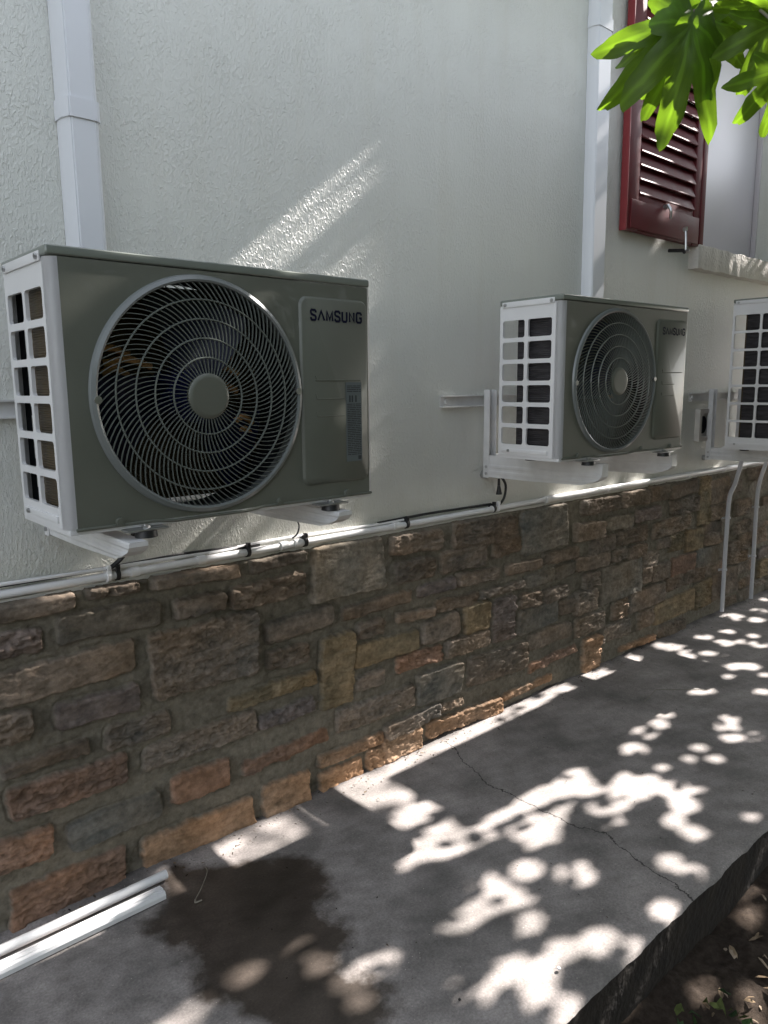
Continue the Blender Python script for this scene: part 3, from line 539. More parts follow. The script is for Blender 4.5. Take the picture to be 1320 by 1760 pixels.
def side_guard(D, H, rows, z_lo, z_hi, cols, bar, xo):
    bm = bmesh.new()
    zs = np.linspace(z_lo, z_hi, rows+1)
    ys = cols
    for (ya, yb) in cols:
        for i in range(rows):
            ym, zm = (ya+yb)/2, (zs[i]+zs[i+1])/2
            plate_hole(bm, (ya,yb,zs[i],zs[i+1]), rrect(ym, zm, (yb-ya)/2-bar, (zs[i+1]-zs[i])/2-bar, .009, 5), xo, 'yz', .008)
    y0 = min(c[0] for c in cols); y1 = max(c[1] for c in cols)
    def q(ya,yb,za,zb): bm.faces.new([bm.verts.new(p) for p in ((xo,ya,za),(xo,yb,za),(xo,yb,zb),(xo,ya,zb))])
    q(-D+.028, -.018, .0, z_lo); q(-D+.028, -.018, z_hi, H); q(-D+.028, y0, z_lo, z_hi)
    q(y1, -.018, z_lo, z_hi)
    bmesh.ops.remove_doubles(bm, verts=bm.verts, dist=.0004)
    return bm
def make_unit(name, label, loc, rz, W=.79, H=.528, D=.295, rows=6, badge=True, sticker=True, fancx=.305, fanR=.2535, coil_dark=False):
    u = tag(empty(name, loc, rz), label, 'air conditioner', 'outdoor air conditioner units hung along the wall')
    X0 = -.012; fcz = H*.495
    # side guard with window openings
    cm = -D*.47
    obj('side_grille', side_guard(D, H, rows, H*.062, H*.955-.02, [(-D+.038, cm), (cm, -.024)], .0075 if rows < 7 else .006, X0), m_white, u, smooth=False)
    # wrap round corner + right side + back rim + bottom pan
    bm = bmesh.new()
    def strip(P, z0, z1):
        a = [bm.verts.new((x,y,z0)) for x,y in P]; b = [bm.verts.new((x,y,z1)) for x,y in P]
        for i in range(len(P)-1): bm.faces.new((a[i],a[i+1],b[i+1],b[i]))
    strip([(X0-.0015,-D+.029),(X0-.0015,-D+.020),(X0+.001,-D+.012),(X0+.006,-D+.005),(X0+.013,-D+.0012),(X0+.0185,-D+.0002)], 0, H)
    bmesh.ops.solidify(bm, geom=bm.faces[:], thickness=.0012); obj('corner_post', bm, m_white, u); bm = bmesh.new()
    strip([(W-.012,-D),(W-.004,-D+.003),(W,-D+.012),(W,0),(W-.02,0),(W-.02,-.003)], 0, H)
    bmesh.ops.solidify(bm, geom=bm.faces[:], thickness=.0012); obj('casing', bm, m_white, u); bm = bmesh.new()
    strip([(X0,-.018),(X0+.02,-.018),(X0+.02,-.021)], 0, H)
    bmesh.ops.solidify(bm, geom=bm.faces[:], thickness=.0012)
    obj('rear_post', bm, m_white, u)
    bm = bmesh.new(); box(bm, X0+.004, W-.003, -D+.004, -.002, -.012, .001, .003); obj('base_pan', bm, m_white, u)
    # front sheet with fan opening
    bm = bmesh.new()
    circ = [(fancx+fanR*.985*math.cos(a), fcz+fanR*.985*math.sin(a)) for a in np.linspace(0,2*math.pi,128,endpoint=False)]
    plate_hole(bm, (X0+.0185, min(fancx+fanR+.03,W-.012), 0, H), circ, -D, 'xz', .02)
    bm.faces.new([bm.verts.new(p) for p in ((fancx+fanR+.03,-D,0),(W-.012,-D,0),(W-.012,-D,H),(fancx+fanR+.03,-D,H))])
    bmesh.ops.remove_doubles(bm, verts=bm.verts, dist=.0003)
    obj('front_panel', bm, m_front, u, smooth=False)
    # folded lower lip of the front sheet
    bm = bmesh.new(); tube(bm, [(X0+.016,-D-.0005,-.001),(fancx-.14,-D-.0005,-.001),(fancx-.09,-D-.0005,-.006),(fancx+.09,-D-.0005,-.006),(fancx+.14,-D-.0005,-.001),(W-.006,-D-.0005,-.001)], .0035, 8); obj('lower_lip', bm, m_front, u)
    # lid
    bm = bmesh.new(); box(bm, X0-.003, W-.004, -D-.002, -.016, H+.0015, H+.021, .007, 3); box(bm, X0+.08, W-.1, -D+.05, -.05, H+.0208, H+.0245, .003, 2)
    obj('lid', bm, m_front if False else M_lid, u)
    bm = bmesh.new(); box(bm, X0-.005, X0-.0005, -D+.034, -.03, H-.006, H+.013, .002, 2); 
    fl = obj('lid_flange', bm, m_white, u)
    for yy, zz_, rr_ in ((-D+.045,H+.003,.006), (-.045,H+.003,.006), (-.07,.017,.005)):
        bm = bmesh.new(); cyl(bm, (X0+.0005,yy,zz_),(X0-.009,yy,zz_),rr_,seg=12); cyl(bm, (X0-.009,yy,zz_),(X0-.0105,yy,zz_),rr_*.5,seg=6); obj('screw', bm, m_steel, u)
    bm = bmesh.new(); box(bm, X0-.004, X0+.001, -D+.05, -.035, .010, .024, .0018, 2); obj('lower_rib', bm, m_white, u)
    # raised ring round the fan
    bm = bmesh.new(); n = 128; prof = [(fanR+.005,0.0),(fanR+.002,-.006),(fanR-.006,-.010),(fanR-.0105,-.008),(fanR-.0113,.0),(fanR-.0113,.02)]
    rings = [[bm.verts.new((fancx+r*math.cos(2*math.pi*k/n), -D+y-.0004, fcz+r*math.sin(2*math.pi*k/n))) for k in range(n)] for r,y in prof]
    for a, b in zip(rings, rings[1:]):
        for k in range(n): bm.faces.new((a[k],a[(k+1)%n],b[(k+1)%n],b[k]))
    ring = obj('fan_ring', bm, M_ring, u)
    for a in (R_(2), R_(181)):
        bm = bmesh.new(); cyl(bm, (fancx+(fanR-.010)*math.cos(a), -D-.012, fcz+(fanR-.010)*math.sin(a)), (fancx+(fanR-.010)*math.cos(a), -D+.002, fcz+(fanR-.010)*math.sin(a)), .008, seg=14); obj('screw', bm, m_steel, u)
    # spiral wire grille
    gr = empty('fan_grille', (0,0,0), parent=u)
    bm = bmesh.new(); Ri = fanR-.0108; rr = [.048,.083,.124,.165,.206,Ri]; cnt = [50,70,88,98,98]
    def th(r): t = (r-.04)/(Ri-.04); return .10*t+.48*t**1.7
    def dome(r): return -D-.006-.010*(1-(r/Ri)**2)
    for s in range(5):
        for k in range(cnt[s]):
            nseg = 4; pr = None
            for q in range(nseg+1):
                r = rr[s]+(rr[s+1]-rr[s])*q/nseg; a = 2*math.pi*k/cnt[s]+th(r); e = 1e-3
                dx = math.cos(a)*1.0 - r*math.sin(a)*(th(r+e)-th(r))/e; dz = math.sin(a)+r*math.cos(a)*(th(r+e)-th(r))/e; l = math.hypot(dx,dz); nx, nz = -dz/l, dx/l
                c = (fancx+r*math.cos(a), fcz+r*math.sin(a)); t = .00075; y = dome(r)
                cur = [bm.verts.new((c[0]+nx*sx*t, y+sy, c[1]+nz*sx*t)) for sx,sy in ((-1,0),(1,0),(1,.0045),(-1,.0045))]
                if pr:
                    for i in range(4): bm.faces.new((pr[i],pr[(i+1)%4],cur[(i+1)%4],cur[i]))
                pr = cur
    obj('spiral_vanes', bm, m_grille, gr)
    for r in rr[1:5]:
        bm = bmesh.new(); n = 96; tr = .0019; rings = []
        for k in range(n):
            a = 2*math.pi*k/n; rings.append([bm.verts.new((fancx+(r+tr*math.cos(b))*math.cos(a), dome(r)+.001+tr*1.6*math.sin(b), fcz+(r+tr*math.cos(b))*math.sin(a))) for b in (0,1.05,2.09,3.14,4.19,5.24)])
        for k in range(n):
            for i in range(6): bm.faces.new((rings[k][i],rings[k][(i+1)%6],rings[(k+1)%n][(i+1)%6],rings[(k+1)%n][i]))
        obj('grille_ring', bm, m_grille, gr)
    bm = bmesh.new(); P = [(.0002,-.0045),(.0385,-.0045),(.0395,-.0045),(.0405,-.0044),(.0455,-.0035),(.0495,0),(.0495,.008)]
    rings = [[bm.verts.new((fancx+r*math.cos(2*math.pi*k/64), dome(.04)+y, fcz+r*math.sin(2*math.pi*k/64))) for k in range(64)] for r,y in P]
    for a, b in zip(rings, rings[1:]):
        for k in range(64): bm.faces.new((a[k],a[(k+1)%64],b[(k+1)%64],b[k]))
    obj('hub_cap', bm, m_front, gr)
    # fan behind the grille
    fan = empty('fan', (0,0,0), parent=u)
    bm = bmesh.new(); cyl(bm, (fancx,-D+.05,fcz),(fancx,-.13,fcz),.06,.065,32); obj('fan_hub', bm, m_navy, fan)
    for k in range(3):
        bm = bmesh.new(); V_ = []
        for i in range(9):
            r = .05+(Ri-.065)*i/8; row = []
            for j in range(9):
                a = 2*math.pi*k/3+1.15 + (j/8-.5)*(1.15-.1*i/8)+.25*i/8; row.append(bm.verts.new((fancx+r*math.cos(a), -D+.055+.075*(j/8)+.012*math.sin(j/8*3.1), fcz+r*math.sin(a))))
            V_.append(row)
        for i in range(8):
            for j in range(8): bm.faces.new((V_[i][j],V_[i+1][j],V_[i+1][j+1],V_[i][j+1]))
        bmesh.ops.solidify(bm, geom=bm.faces[:], thickness=.002); obj('fan_blade', bm, m_navy, fan)
    bm = bmesh.new(); cyl(bm, (fancx,-D+.012,fcz),(fancx,-D+.12,fcz),Ri+.003,Ri+.006,96,caps=False)
    n = 96; o1 = [bm.verts.new((fancx+(Ri+.006)*math.cos(2*math.pi*k/n), -D+.12, fcz+(Ri+.006)*math.sin(2*math.pi*k/n))) for k in range(n)]
    obj('shroud', bm, m_dark, u)
    bm = bmesh.new(); box(bm, fancx+fanR+.012, fancx+fanR+.016, -D+.006, -.012, .004, H-.004); obj('partition', bm, m_dark, u)
    # coil: leg along the left side, leg along the rear
    bm = bmesh.new(); box(bm, .006, .028, -D+.03, -.085, .012, H-.012, .004); obj('side_coil', bm, m_coil2 if not sticker else m_coil, u); bm = bmesh.new(); box(bm, .030, fancx+fanR+.008, -.090, -.068, .012, H-.012, .004); obj('rear_coil', bm, m_coil, u)
    bm = bmesh.new(); box(bm, .029, .033, -D+.03, -.092, .012, H-.012); obj('coil_plate', bm, m_dark, u)
    for (a_, z_, l_) in ((-.16,.10,.09),(-.12,.075,.11),(-.15,.055,.06),(.10,.10,.09),(.12,.06,.08),(.11,.02,.09),(.09,-.015,.06),(.17,-.06,.05),(.17,-.09,.05),(.18,-.12,.04)):
        bm = bmesh.new(); tube(bm, smooth_path([(fancx+a_-l_/2,-D+.128,fcz+z_-.004),(fancx+a_,-D+.124,fcz+z_+.006),(fancx+a_+l_/2,-D+.128,fcz+z_-.010)]), .0085, 6); obj('copper_tube', bm, m_copper, u)
    # raised service cover
    px0, px1, pz0, pz1 = fancx+.256, W-.015, H*.068, H*.938
    bm = bmesh.new(); base = rrect((px0+px1)/2,(pz0+pz1)/2,(px1-px0)/2,(pz1-pz0)/2,.022,6); mid = rrect((px0+px1)/2,(pz0+pz1)/2,(px1-px0)/2-.0065,(pz1-pz0)/2-.0065,.018,6)
    b0 = [bm.verts.new((x,-D+.0005,z)) for x,z in base]; b1 = [bm.verts.new((x*.3+x2*.7,-D-.0055,z*.3+z2*.7)) for (x,z),(x2,z2) in zip(base,mid)]; b2 = [bm.verts.new((x,-D-.0068,z)) for x,z in mid]; n = len(b0)
    for a, b in ((b0,b1),(b1,b2)):
        for k in range(n): bm.faces.new((a[k],a[(k+1)%n],b[(k+1)%n],b[k]))
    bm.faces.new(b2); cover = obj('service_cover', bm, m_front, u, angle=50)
    bm = bmesh.new()
    for zc, x1_ in ((.295,.745),(.25,.692),(.207,.692)):
        z_ = zc/.528*H; tube(bm, smooth_path([(fancx+.298,-D-.0066,z_+.012),(fancx+.301,-D-.0066,z_+.002),(fancx+.308,-D-.0066,z_),(fancx+x1_-.305,-D-.0066,z_)],4), .0019, 6)
    o = obj('pressed_line', bm, m_front, cover)
    if badge:
        bm = bmesh.new(); letters(bm, fancx+.287, .437/.528*H,   .160, .029, -D-.0070); obj('badge', bm, m_badge, cover, smooth=False)
    if sticker:
        st = empty('rating_sticker', (0,0,0), parent=cover)
        bm = bmesh.new(); box(bm, .697,.748,-D-.0080,-D-.0069,.088,.290); s1 = obj('paper', bm, m_lbl, cover)
        bpy.data.objects.remove(st); s1.name = 'rating_sticker'
        bm = bmesh.new(); rz_ = random.Random(4); z_ = .105
        while z_ < .283:
            if not (.235 < z_ < .262):
                x_ = .700
                while x_ < .742:
                    l_ = rz_.choice([.006,.011,.018,.03]); box(bm, x_, min(x_+l_,.7455), -D-.0083,-D-.0081, z_, z_+.0022); x_ += l_+.002
            z_ += .0046
        for x_ in (.707,.715,.727): box(bm, x_, x_+.0045, -D-.0083,-D-.0081,.240,.257)
        box(bm, .735,.745,-D-.0083,-D-.0081,.092,.102)
        obj('print', bm, m_lblink, s1, smooth=False) if False else join_into(s1, bm, m_lblink)
    # feet
    for fx in (.145/.79*W, .64/.79*W):
        ft = empty('foot', (fx,0,0), parent=u)
        for yc in (-.045, -D-.008):
            bm = bmesh.new(); box(bm, -.045,.045, yc-.018, yc+.022, -.0165, -.0125, .0015); cyl(bm, (0,yc,-.030),(0,yc,-.004),.0045,seg=10); cyl(bm, (0,yc,-.0125),(0,yc,-.007),.009,seg=6)
            obj('foot_plate', bm, m_steel, ft)
        for yc in (-.045, -D-.008):
            bm = bmesh.new(); cyl(bm, (0,yc,-.031),(0,yc,-.0167),.024,.022,20); obj('rubber_pad', bm, m_black, ft)
    for sx_ in (.093/.79*W,.49/.79*W,.70/.79*W):
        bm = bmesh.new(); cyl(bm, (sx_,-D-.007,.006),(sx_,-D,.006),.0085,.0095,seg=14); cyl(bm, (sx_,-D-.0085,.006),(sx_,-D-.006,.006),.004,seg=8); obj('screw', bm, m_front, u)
    # slotted plate at the rear left
    bm = bmesh.new(); yb = -.014
    box(bm, .0,.022,yb-.0012,yb,.02,H-.03); box(bm, .036,.07,yb-.0012,yb,.02,H-.03)
    for a, b in ((.02,.06),(.105,.125),(H*.42,H*.42+.02),(H*.47,H*.49),(H*.8,H-.03)): box(bm, .0222,.0358,yb-.0012,yb,a,b)
    obj('slotted_plate', bm, m_dark, u) if sticker else bm.free()
    return u
def join_into(o, bm, m):
    me = o.data; b2 = bmesh.new(); b2.from_mesh(me); tmp = bpy.data.meshes.new('t'); bm.to_mesh(tmp); bm.free()
    nf = len(b2.faces); b2.from_mesh(tmp); b2.faces.ensure_lookup_table()
    for f in b2.faces[nf:]: f.material_index = 1
    b2.to_mesh(me); b2.free(); me.materials.append(m); bpy.data.meshes.remove(tmp); return o
M_lid = mat('grey green lid paint', (.17,.19,.165), .28, var=.04, vscale=3, coat=.35)
M_ring = mat('grey fan ring paint', (.17,.185,.18), .32, coat=.3)
AX, AZ, BX, BZ, TH2 = .5181, 1.1177, 2.175, 1.1457, -.0398
make_unit('air_conditioner', 'nearest and largest-looking air conditioner, printed sticker on its front, below the wide trunking', (AX,-.2,AZ), .0022)
make_unit('air_conditioner', 'middle air conditioner seen obliquely, its side grille open to the wall behind', (2.115,-.25,1.1527), TH2, sticker=False).scale = (.972,)*3
make_unit('air_conditioner', 'taller air conditioner cut off by the right photo edge, seven rows of side openings', (4.055,-.2,1.062), 0, W=.95, H=.742, D=.345, rows=7, badge=False, sticker=False, fancx=.36, fanR=.31, coil_dark=True)

# ---------------------------------------------------------------- brackets
def make_bracket(label, x0, x1, xa, xb, zc, zb, arm=.545, ztop=1.115, up_top=None):
    t = tag(empty('wall_bracket', (xa,0,zb)), label, 'bracket', 'wall brackets carrying the air conditioners')
    def o_(x): return x-xa
    z_ = lambda z: z-zb
    bm = bmesh.new()
    box(bm, o_(x0),o_(x1),-.004,-.001,z_(zc-.045),z_(zc)); box(bm, o_(x0),o_(x1),-.020,-.0042,z_(zc-.004),z_(zc)); box(bm, o_(x0),o_(x1),-.020,-.0042,z_(zc-.045),z_(zc-.041))
    cyl(bm, (o_(x0)+.03,-.004,z_(zc-.022)),(o_(x0)+.03,-.012,z_(zc-.022)),.010,seg=12)
    obj('crossbar', bm, m_alu, t)
    for xx in (xa, xb):
        bm = bmesh.new(); box(bm, o_(xx),o_(xx)+.045,-.026,-.0225,0,z_(zc+.02),.0008,1); box(bm, o_(xx),o_(xx)+.0035,-.052,-.0262,0,z_(zc+.02),.0008,1); box(bm, o_(xx)+.0415,o_(xx)+.045,-.052,-.0262,0,z_(zc+.02),.0008,1)
        obj('upright', bm, m_alu, t)
        bm = bmesh.new()
        for zz_ in (.018,.045): cyl(bm, (o_(xx)-.004,-.04,zz_),(o_(xx)+.001,-.04,zz_),.006,seg=10)
        cyl(bm, (o_(xx)+.022,-.001,.01),(o_(xx)+.022,-.0222,.01),.016,seg=14)
        obj('bolt', bm, m_steel, t)
        # arm: folded channel, chamfered nose, ribbed side
        bm = bmesh.new(); h = ztop-zb-.005; x_a, x_b = o_(xx)+.004, o_(xx)+.041
        def side(x):
            rows = [(0,0),(.012,.0),(.016,.0022),(.024,.0022),(.028,0),(.036,0),(.040,.0022),(.048,.0022),(.052,0),(h,0)]
            ys = [-.045,-.25,-arm+.085,-arm+.04,-arm+.012,-arm]
            lo = [0,0,.006,.018,.030,.042]
            sgn = -1 if x < o_(xx)+.02 else 1
            G_ = []
            for yy, l0 in zip(ys, lo):
                G_.append([bm.verts.new((x-sgn*0+sgn*(dx), yy, .004+max(zr,l0))) for zr, dx in rows])
            for i in range(len(G_)-1):
                for j in range(len(rows)-1):
                    try: bm.faces.new((G_[i][j],G_[i+1][j],G_[i+1][j+1],G_[i][j+1]))
                    except Exception: pass
            return G_
        A_, B_ = side(x_a), side(x_b)
        for i in range(len(A_)-1): bm.faces.new((A_[i][-1],A_[i+1][-1],B_[i+1][-1],B_[i][-1]))
        for j in range(9): bm.faces.new((A_[-1][j],A_[-1][j+1],B_[-1][j+1],B_[-1][j]))
        for i in range(len(A_)-1): bm.faces.new((A_[i][0],A_[i+1][0],B_[i+1][0],B_[i][0]))
        bmesh.ops.remove_doubles(bm, verts=bm.verts, dist=.0002)
        obj('arm', bm, m_alu, t, angle=20)
    return t
make_bracket('pale metal bracket under the nearest air conditioner with its crossbar at the left photo edge', .42, 1.28, .605, 1.15, 1.372, 1.030, ztop=AZ-.031)
make_bracket('pale metal bracket under the middle air conditioner, crossbar sticking out left of its upright', 2.075, 2.98, 2.305, 2.80, 1.360, 1.030, arm=.565, ztop=1.1527-.0305)
make_bracket('pale metal bracket under the right-hand air conditioner beside the square vent frame', 4.05, 4.95, 4.24, 4.62, 1.345, .965, arm=.60, ztop=1.068-.031)

# ---------------------------------------------------------------- small pipework
ZL = ZT+.0065
t = tag(empty('white_conduit', (2.2,-.006,ZL)), 'long white conduit with sleeves running on the ledge above the stone', 'conduit')
def lp(x,y,z): return (x-2.2, y+.006, z-ZL)
bm = bmesh.new(); tube(bm, [lp(x, -.019+.0015*math.sin(x*5), ZL+.0125+.001*math.sin(x*3)) for x in np.arange(-.9,2.73,.08)]+[lp(2.735,-.0185,ZL+.0125)], .0115, 14); obj('pipe', bm, m_pvc, t)
bm = bmesh.new(); tube(bm, [lp(x, -.020, ZL+.0148) for x in (2.735,3.2,3.9,4.6,5.6)], .0145, 14); obj('pipe', bm, m_pvc, t)
for x in (.834,1.04,1.334,1.39,1.827,2.38,2.742,3.23,4.05,4.5):
    bm = bmesh.new(); cyl(bm, lp(x-.014,-.019,ZL+.013), lp(x+.014,-.019,ZL+.013), .0145 if x < 2.7 else .0172, seg=18); bmesh.ops.bevel(bm, geom=[e for e in bm.edges if len(e.link_faces)==2 and e.calc_face_angle(0)>1], offset=.001, segments=1, affect='EDGES'); obj('sleeve', bm, m_pvc, t)
for x, mt in ((.76,m_pvc),(.785,m_black),(1.199,m_black),(1.417,m_black),(1.878,m_black),(2.372,m_black),(2.40,m_pvc)):
    bm = bmesh.new(); cyl(bm, lp(x-.005,-.0185,ZL+.0165), lp(x+.005,-.0185,ZL+.0165), .0195, seg=18); box(bm, lp(x,0,0)[0]-.005, lp(x,0,0)[0]+.006, -.034+.006, -.020+.006, .030, .044, .002); obj('cable_tie', bm, mt, t)
def cable(name, label, pts, r, m, cat='cable', n=6):
    bm = bmesh.new(); P = smooth_path(pts, n); o0 = P[0].copy(); tube(bm, [p-o0 for p in P], r, 8); o = obj(name, bm, m); o.location = o0; tag(o, label, cat); return o
cable('power_cable', 'black cable lying behind the white conduit at the lower left of the stucco', [(-.6,-.010,ZL+.034),(.2,-.009,ZL+.036),(.76,-.012,ZL+.034),(1.0,-.010,ZL+.036),(1.25,-.009,ZL+.027)], .006, m_black)
cable('power_cable', 'thin black cable resting on the conduit left of the middle air conditioner bracket', [(1.75,-.009,ZL+.032),(2.0,-.008,ZL+.036),(2.2,-.008,ZL+.034),(2.37,-.012,ZL+.033)], .005, m_black)
cable('signal_cable', 'pale thin cable running above the conduit under the nearest air conditioner', [(-.6,-.022,ZL+.040),(.3,-.024,ZL+.042),(.76,-.022,ZL+.036),(1.1,-.012,ZL+.030),(1.3,-.009,ZL+.034),(1.6,-.009,ZL+.030),(1.75,-.011,ZL+.028),(1.9,-.013,ZL+.030)], .005, m_pvc)
cable('drop_cable', 'grey-black cable hanging from the left bracket arm of the nearest air conditioner', [(.80,-.12,1.055),(.812,-.07,.985),(.80,-.035,.945),(.775,-.024,.920),(.755,-.022,.912)], .0065, m_black)
cable('drop_cable', 'thin looped wire from the right arm of the nearest air conditioner', [(1.31,-.05,1.045),(1.365,-.03,.995),(1.395,-.022,.955),(1.39,-.02,.925),(1.37,-.02,.912)], .0028, m_black)
cable('drop_cable', 'black looped cable under the bracket of the middle air conditioner', [(2.372,-.05,1.03),(2.405,-.04,1.02),(2.435,-.035,.985),(2.432,-.03,.935),(2.405,-.024,.905),(2.375,-.02,.893)], .0055, m_black)
bm = bmesh.new(); cyl(bm, (0,0,0),(.002,0,-.035),.006,.013,14); cyl(bm,(0,0,.03),(0,0,.001),.005,.006,10); o = obj('cable_plug', bm, m_black); o.location = (2.385,-.04,.99); tag(o, 'small black plug dangling by the looped cable under the middle air conditioner', 'plug')

def wall_pipe(label, pts, clips):
    b = Vector(pts[-1]); t = tag(empty('waste_pipe', b), label, 'pipe', 'grey pipes dropping down the stone plinth')
    bm = bmesh.new(); tube(bm, [p-b for p in smooth_path(pts,6)], .0125, 14); obj('pipe', bm, m_greypvc, t)
    for z in clips:
        x = np.interp(z, [p[2] for p in pts[::-1]], [p[0] for p in pts[::-1]])
        bm = bmesh.new(); cyl(bm, Vector((x,-.066,z-.006))-b, Vector((x,-.066,z+.006))-b, .0165, seg=16); box(bm, x-b.x-.035, x-b.x-.012, -.052-b.y, -.044-b.y, z-b.z-.006, z-b.z+.006, .001); obj('clip', bm, m_greypvc, t)
wall_pipe('left grey bent pipe dropping from the right-hand air conditioner to the path', [(4.66,-.07,1.03),(4.635,-.07,.95),(4.56,-.067,.80),(4.50,-.066,.72),(4.49,-.066,.5),(4.495,-.066,.2),(4.50,-.066,.015)], (.60,.28))
wall_pipe('right grey pipe nearest the photo edge, dropping to the path', [(5.04,-.07,1.0),(4.99,-.07,.90),(4.91,-.067,.76),(4.90,-.066,.6),(4.91,-.066,.3),(4.92,-.066,.015)], (.62,.30))

t = tag(empty('vent_frame', (4.135,-.001,1.075)), 'square white vent frame with a dark round hole beside the right bracket', 'vent')
bm = bmesh.new(); n_ = 40
plate_hole(bm, (.0,.17,.0,.18), rrect(.085,.09,.06,.065,.004,3), -.03, 'xz', .028)
for a,b,c,d in ((0,.17,0,0),(0,.17,.18,.18)): bm.faces.new([bm.verts.new(p) for p in ((a,-.03,c),(b,-.03,c),(b,0,c),(a,0,c))])
for x in (0,.17): bm.faces.new([bm.verts.new(p) for p in ((x,-.03,0),(x,-.03,.18),(x,0,.18),(x,0,0))])
obj('frame', bm, m_sill, t, smooth=False)
bm = bmesh.new(); plate_hole(bm, (.025,.145,.025,.155), [(.085+.045*math.cos(a), .09+.05*math.sin(a)) for a in np.linspace(0,2*math.pi,32,endpoint=False)], -.008, 'xz', .0); obj('plate', bm, m_plain, t, smooth=False)
bm = bmesh.new(); box(bm, .03,.14,-.004,-.001,.03,.15); obj('dark_hole', bm, m_dark, t)

# pipes on the path at the lower left
def floor_pipe(name, label, x_end, y, mats, ribbed):
    t = tag(empty(name, (x_end,y,.0)), label, 'pipe')
    bm = bmesh.new()
    if not ribbed:
        tube(bm, [(-2.2,0,.017),(-1,.004,.017),(-.3,0,.018),(0,0,.018)], .0135, 18); obj('pipe', bm, m_pvc, t)
        bm = bmesh.new(); cyl(bm, (.0002,0,.018),(.001,0,.018),.011,seg=18); obj('end_opening', bm, m_greypvc, t)
    else:
        P = [(a*.70,b*.78) for a,b in [(.030,.004),(.031,.020),(.026,.030),(.016,.032),(.0145,.0275),(.010,.0275),(.0085,.034),(-.0085,.034),(-.010,.0275),(-.0145,.0275),(-.016,.032),(-.026,.030),(-.031,.020),(-.030,.004)]]
        a = [bm.verts.new((-2.2,y_,z)) for y_,z in P]; b = [bm.verts.new((0,y_,z)) for y_,z in P]
        for k in range(len(P)-1): bm.faces.new((a[k],a[k+1],b[k+1],b[k]))
        bm.faces.new(a); bm.faces.new(b); obj('pipe', bm, m_pvc, t, angle=25)
    return t
floor_pipe('floor_pipe', 'round white pipe on the path against the stone at the lower left', .828, -.122, None, False)
floor_pipe('floor_trunking', 'ribbed white trunking on the path, outside the round pipe, lower left', .788, -.182, None, True)

# ---------------------------------------------------------------- litter
def litter(name, label, cat, n, region, size, cols, zf, seed, curl=.3, stuffk=True):
    r = random.Random(seed); V_, F_, K_ = [], [], []
    for i in range(n):
        x = r.uniform(region[0],region[1]); y = r.uniform(region[2],region[3]); s = r.uniform(*size); a = r.uniform(0,6.28); wd = r.uniform(.25,.5)
        tx, ty = r.uniform(-curl,curl), r.uniform(-curl,curl); c = r.choice(cols); k = r.uniform(.7,1.2); b = len(V_)
        for (u, v, h) in ((-1,0,0),(-.4,wd,.15),(.5,wd*.8,.12),(1,0,.0),(.5,-wd*.8,.18),(-.4,-wd,.1)):
            V_.append((x+s*(u*math.cos(a)-v*math.sin(a)), y+s*(u*math.sin(a)+v*math.cos(a)), zf(x,y)+s*(h*1.2+tx*u+ty*v)+abs(tx)*s+abs(ty)*s*.5)); K_.append((c[0]*k,c[1]*k,c[2]*k,1))
        F_ += [(b,b+1,b+4,b+5),(b+1,b+2,b+3,b+4)]
    o = arr_mesh(name, V_, F_, m_soil, col=K_, smooth=False); return tag(o, label, cat, kind='stuff')
def soilz(x,y):
    X = np.array([x]); Y = np.array([y]); return float((-.162 + .03*fbm(X*3,Y*3,4,5) + .014*fbm(X*22,Y*22,4,9))[0])+.002
litter('leaf_litter', 'dry tan leaves and twigs scattered on the dark soil', 'leaf litter', 520, (.9,3.6,-2.2,-1.22), (.006,.022), [(.30,.22,.14),(.2,.15,.1),(.38,.3,.22),(.12,.09,.06)], soilz, 3, .5)
litter('ground_weeds', 'small green weeds at the foot of the path edge', 'weeds', 60, (1.15,1.75,-1.42,-1.24), (.008,.02), [(.05,.09,.03),(.04,.07,.03),(.10,.12,.04)], lambda x,y: soilz(x,y)+random.uniform(.0,.035), 5, .8)
litter('grit', 'dark crumbs and dry bits along the foot of the stone and on the path', 'debris', 420, (.5,5.2,-.16,-.035), (.002,.007), [(.05,.04,.03),(.09,.07,.05),(.16,.12,.08)], lambda x,y: .005, 8, .3)
litter('path_crumbs', 'tiny dark crumbs scattered over the concrete path', 'debris', 170, (.8,4.6,-1.1,-.1), (.0015,.005), [(.04,.035,.03),(.10,.08,.06)], lambda x,y: .004, 9, .3)
bm = bmesh.new(); bmesh.ops.create_icosphere(bm, subdivisions=2, radius=.005)
for v in bm.verts: v.co *= 1+.35*mnoise.noise(v.co*120); v.co.z *= .6
o = obj('pebble', bm, m_pvc, smooth=False); o.location = (1.376,-1.083,.006); tag(o, 'small white chip lying on the path between sun patches', 'pebble')
bm = bmesh.new(); bmesh.ops.create_icosphere(bm, subdivisions=2, radius=.0035)
for v in bm.verts: v.co *= 1+.3*mnoise.noise(v.co*150)
o = obj('pebble', bm, m_black, smooth=False); o.location = (1.13,-.985,.006); tag(o, 'small black pebble near the bottom middle of the path', 'pebble')
bm = bmesh.new(); tube(bm, smooth_path([(0,0,.003),(.03,.02,.014),(.07,.06,.022),(.085,.10,.012)]), .0011, 6); tube(bm, smooth_path([(0,0,.003),(-.006,-.012,.004),(.012,-.015,.004)]), .0022, 6)
o = obj('dry_twig', bm, m_bark); o.location = (.845,-.262,.002); tag(o, 'thin dry twig on the path beside the wet stain', 'twig')
bm = bmesh.new(); tube(bm, [(0,0,.004),(.16,.03,.006),(.33,-.12,.004)], .0016, 6); o = obj('dry_twig', bm, m_bark); o.location = (2.95,-.42,0); tag(o, 'long thin dark twig on the shaded path near the right', 'twig')

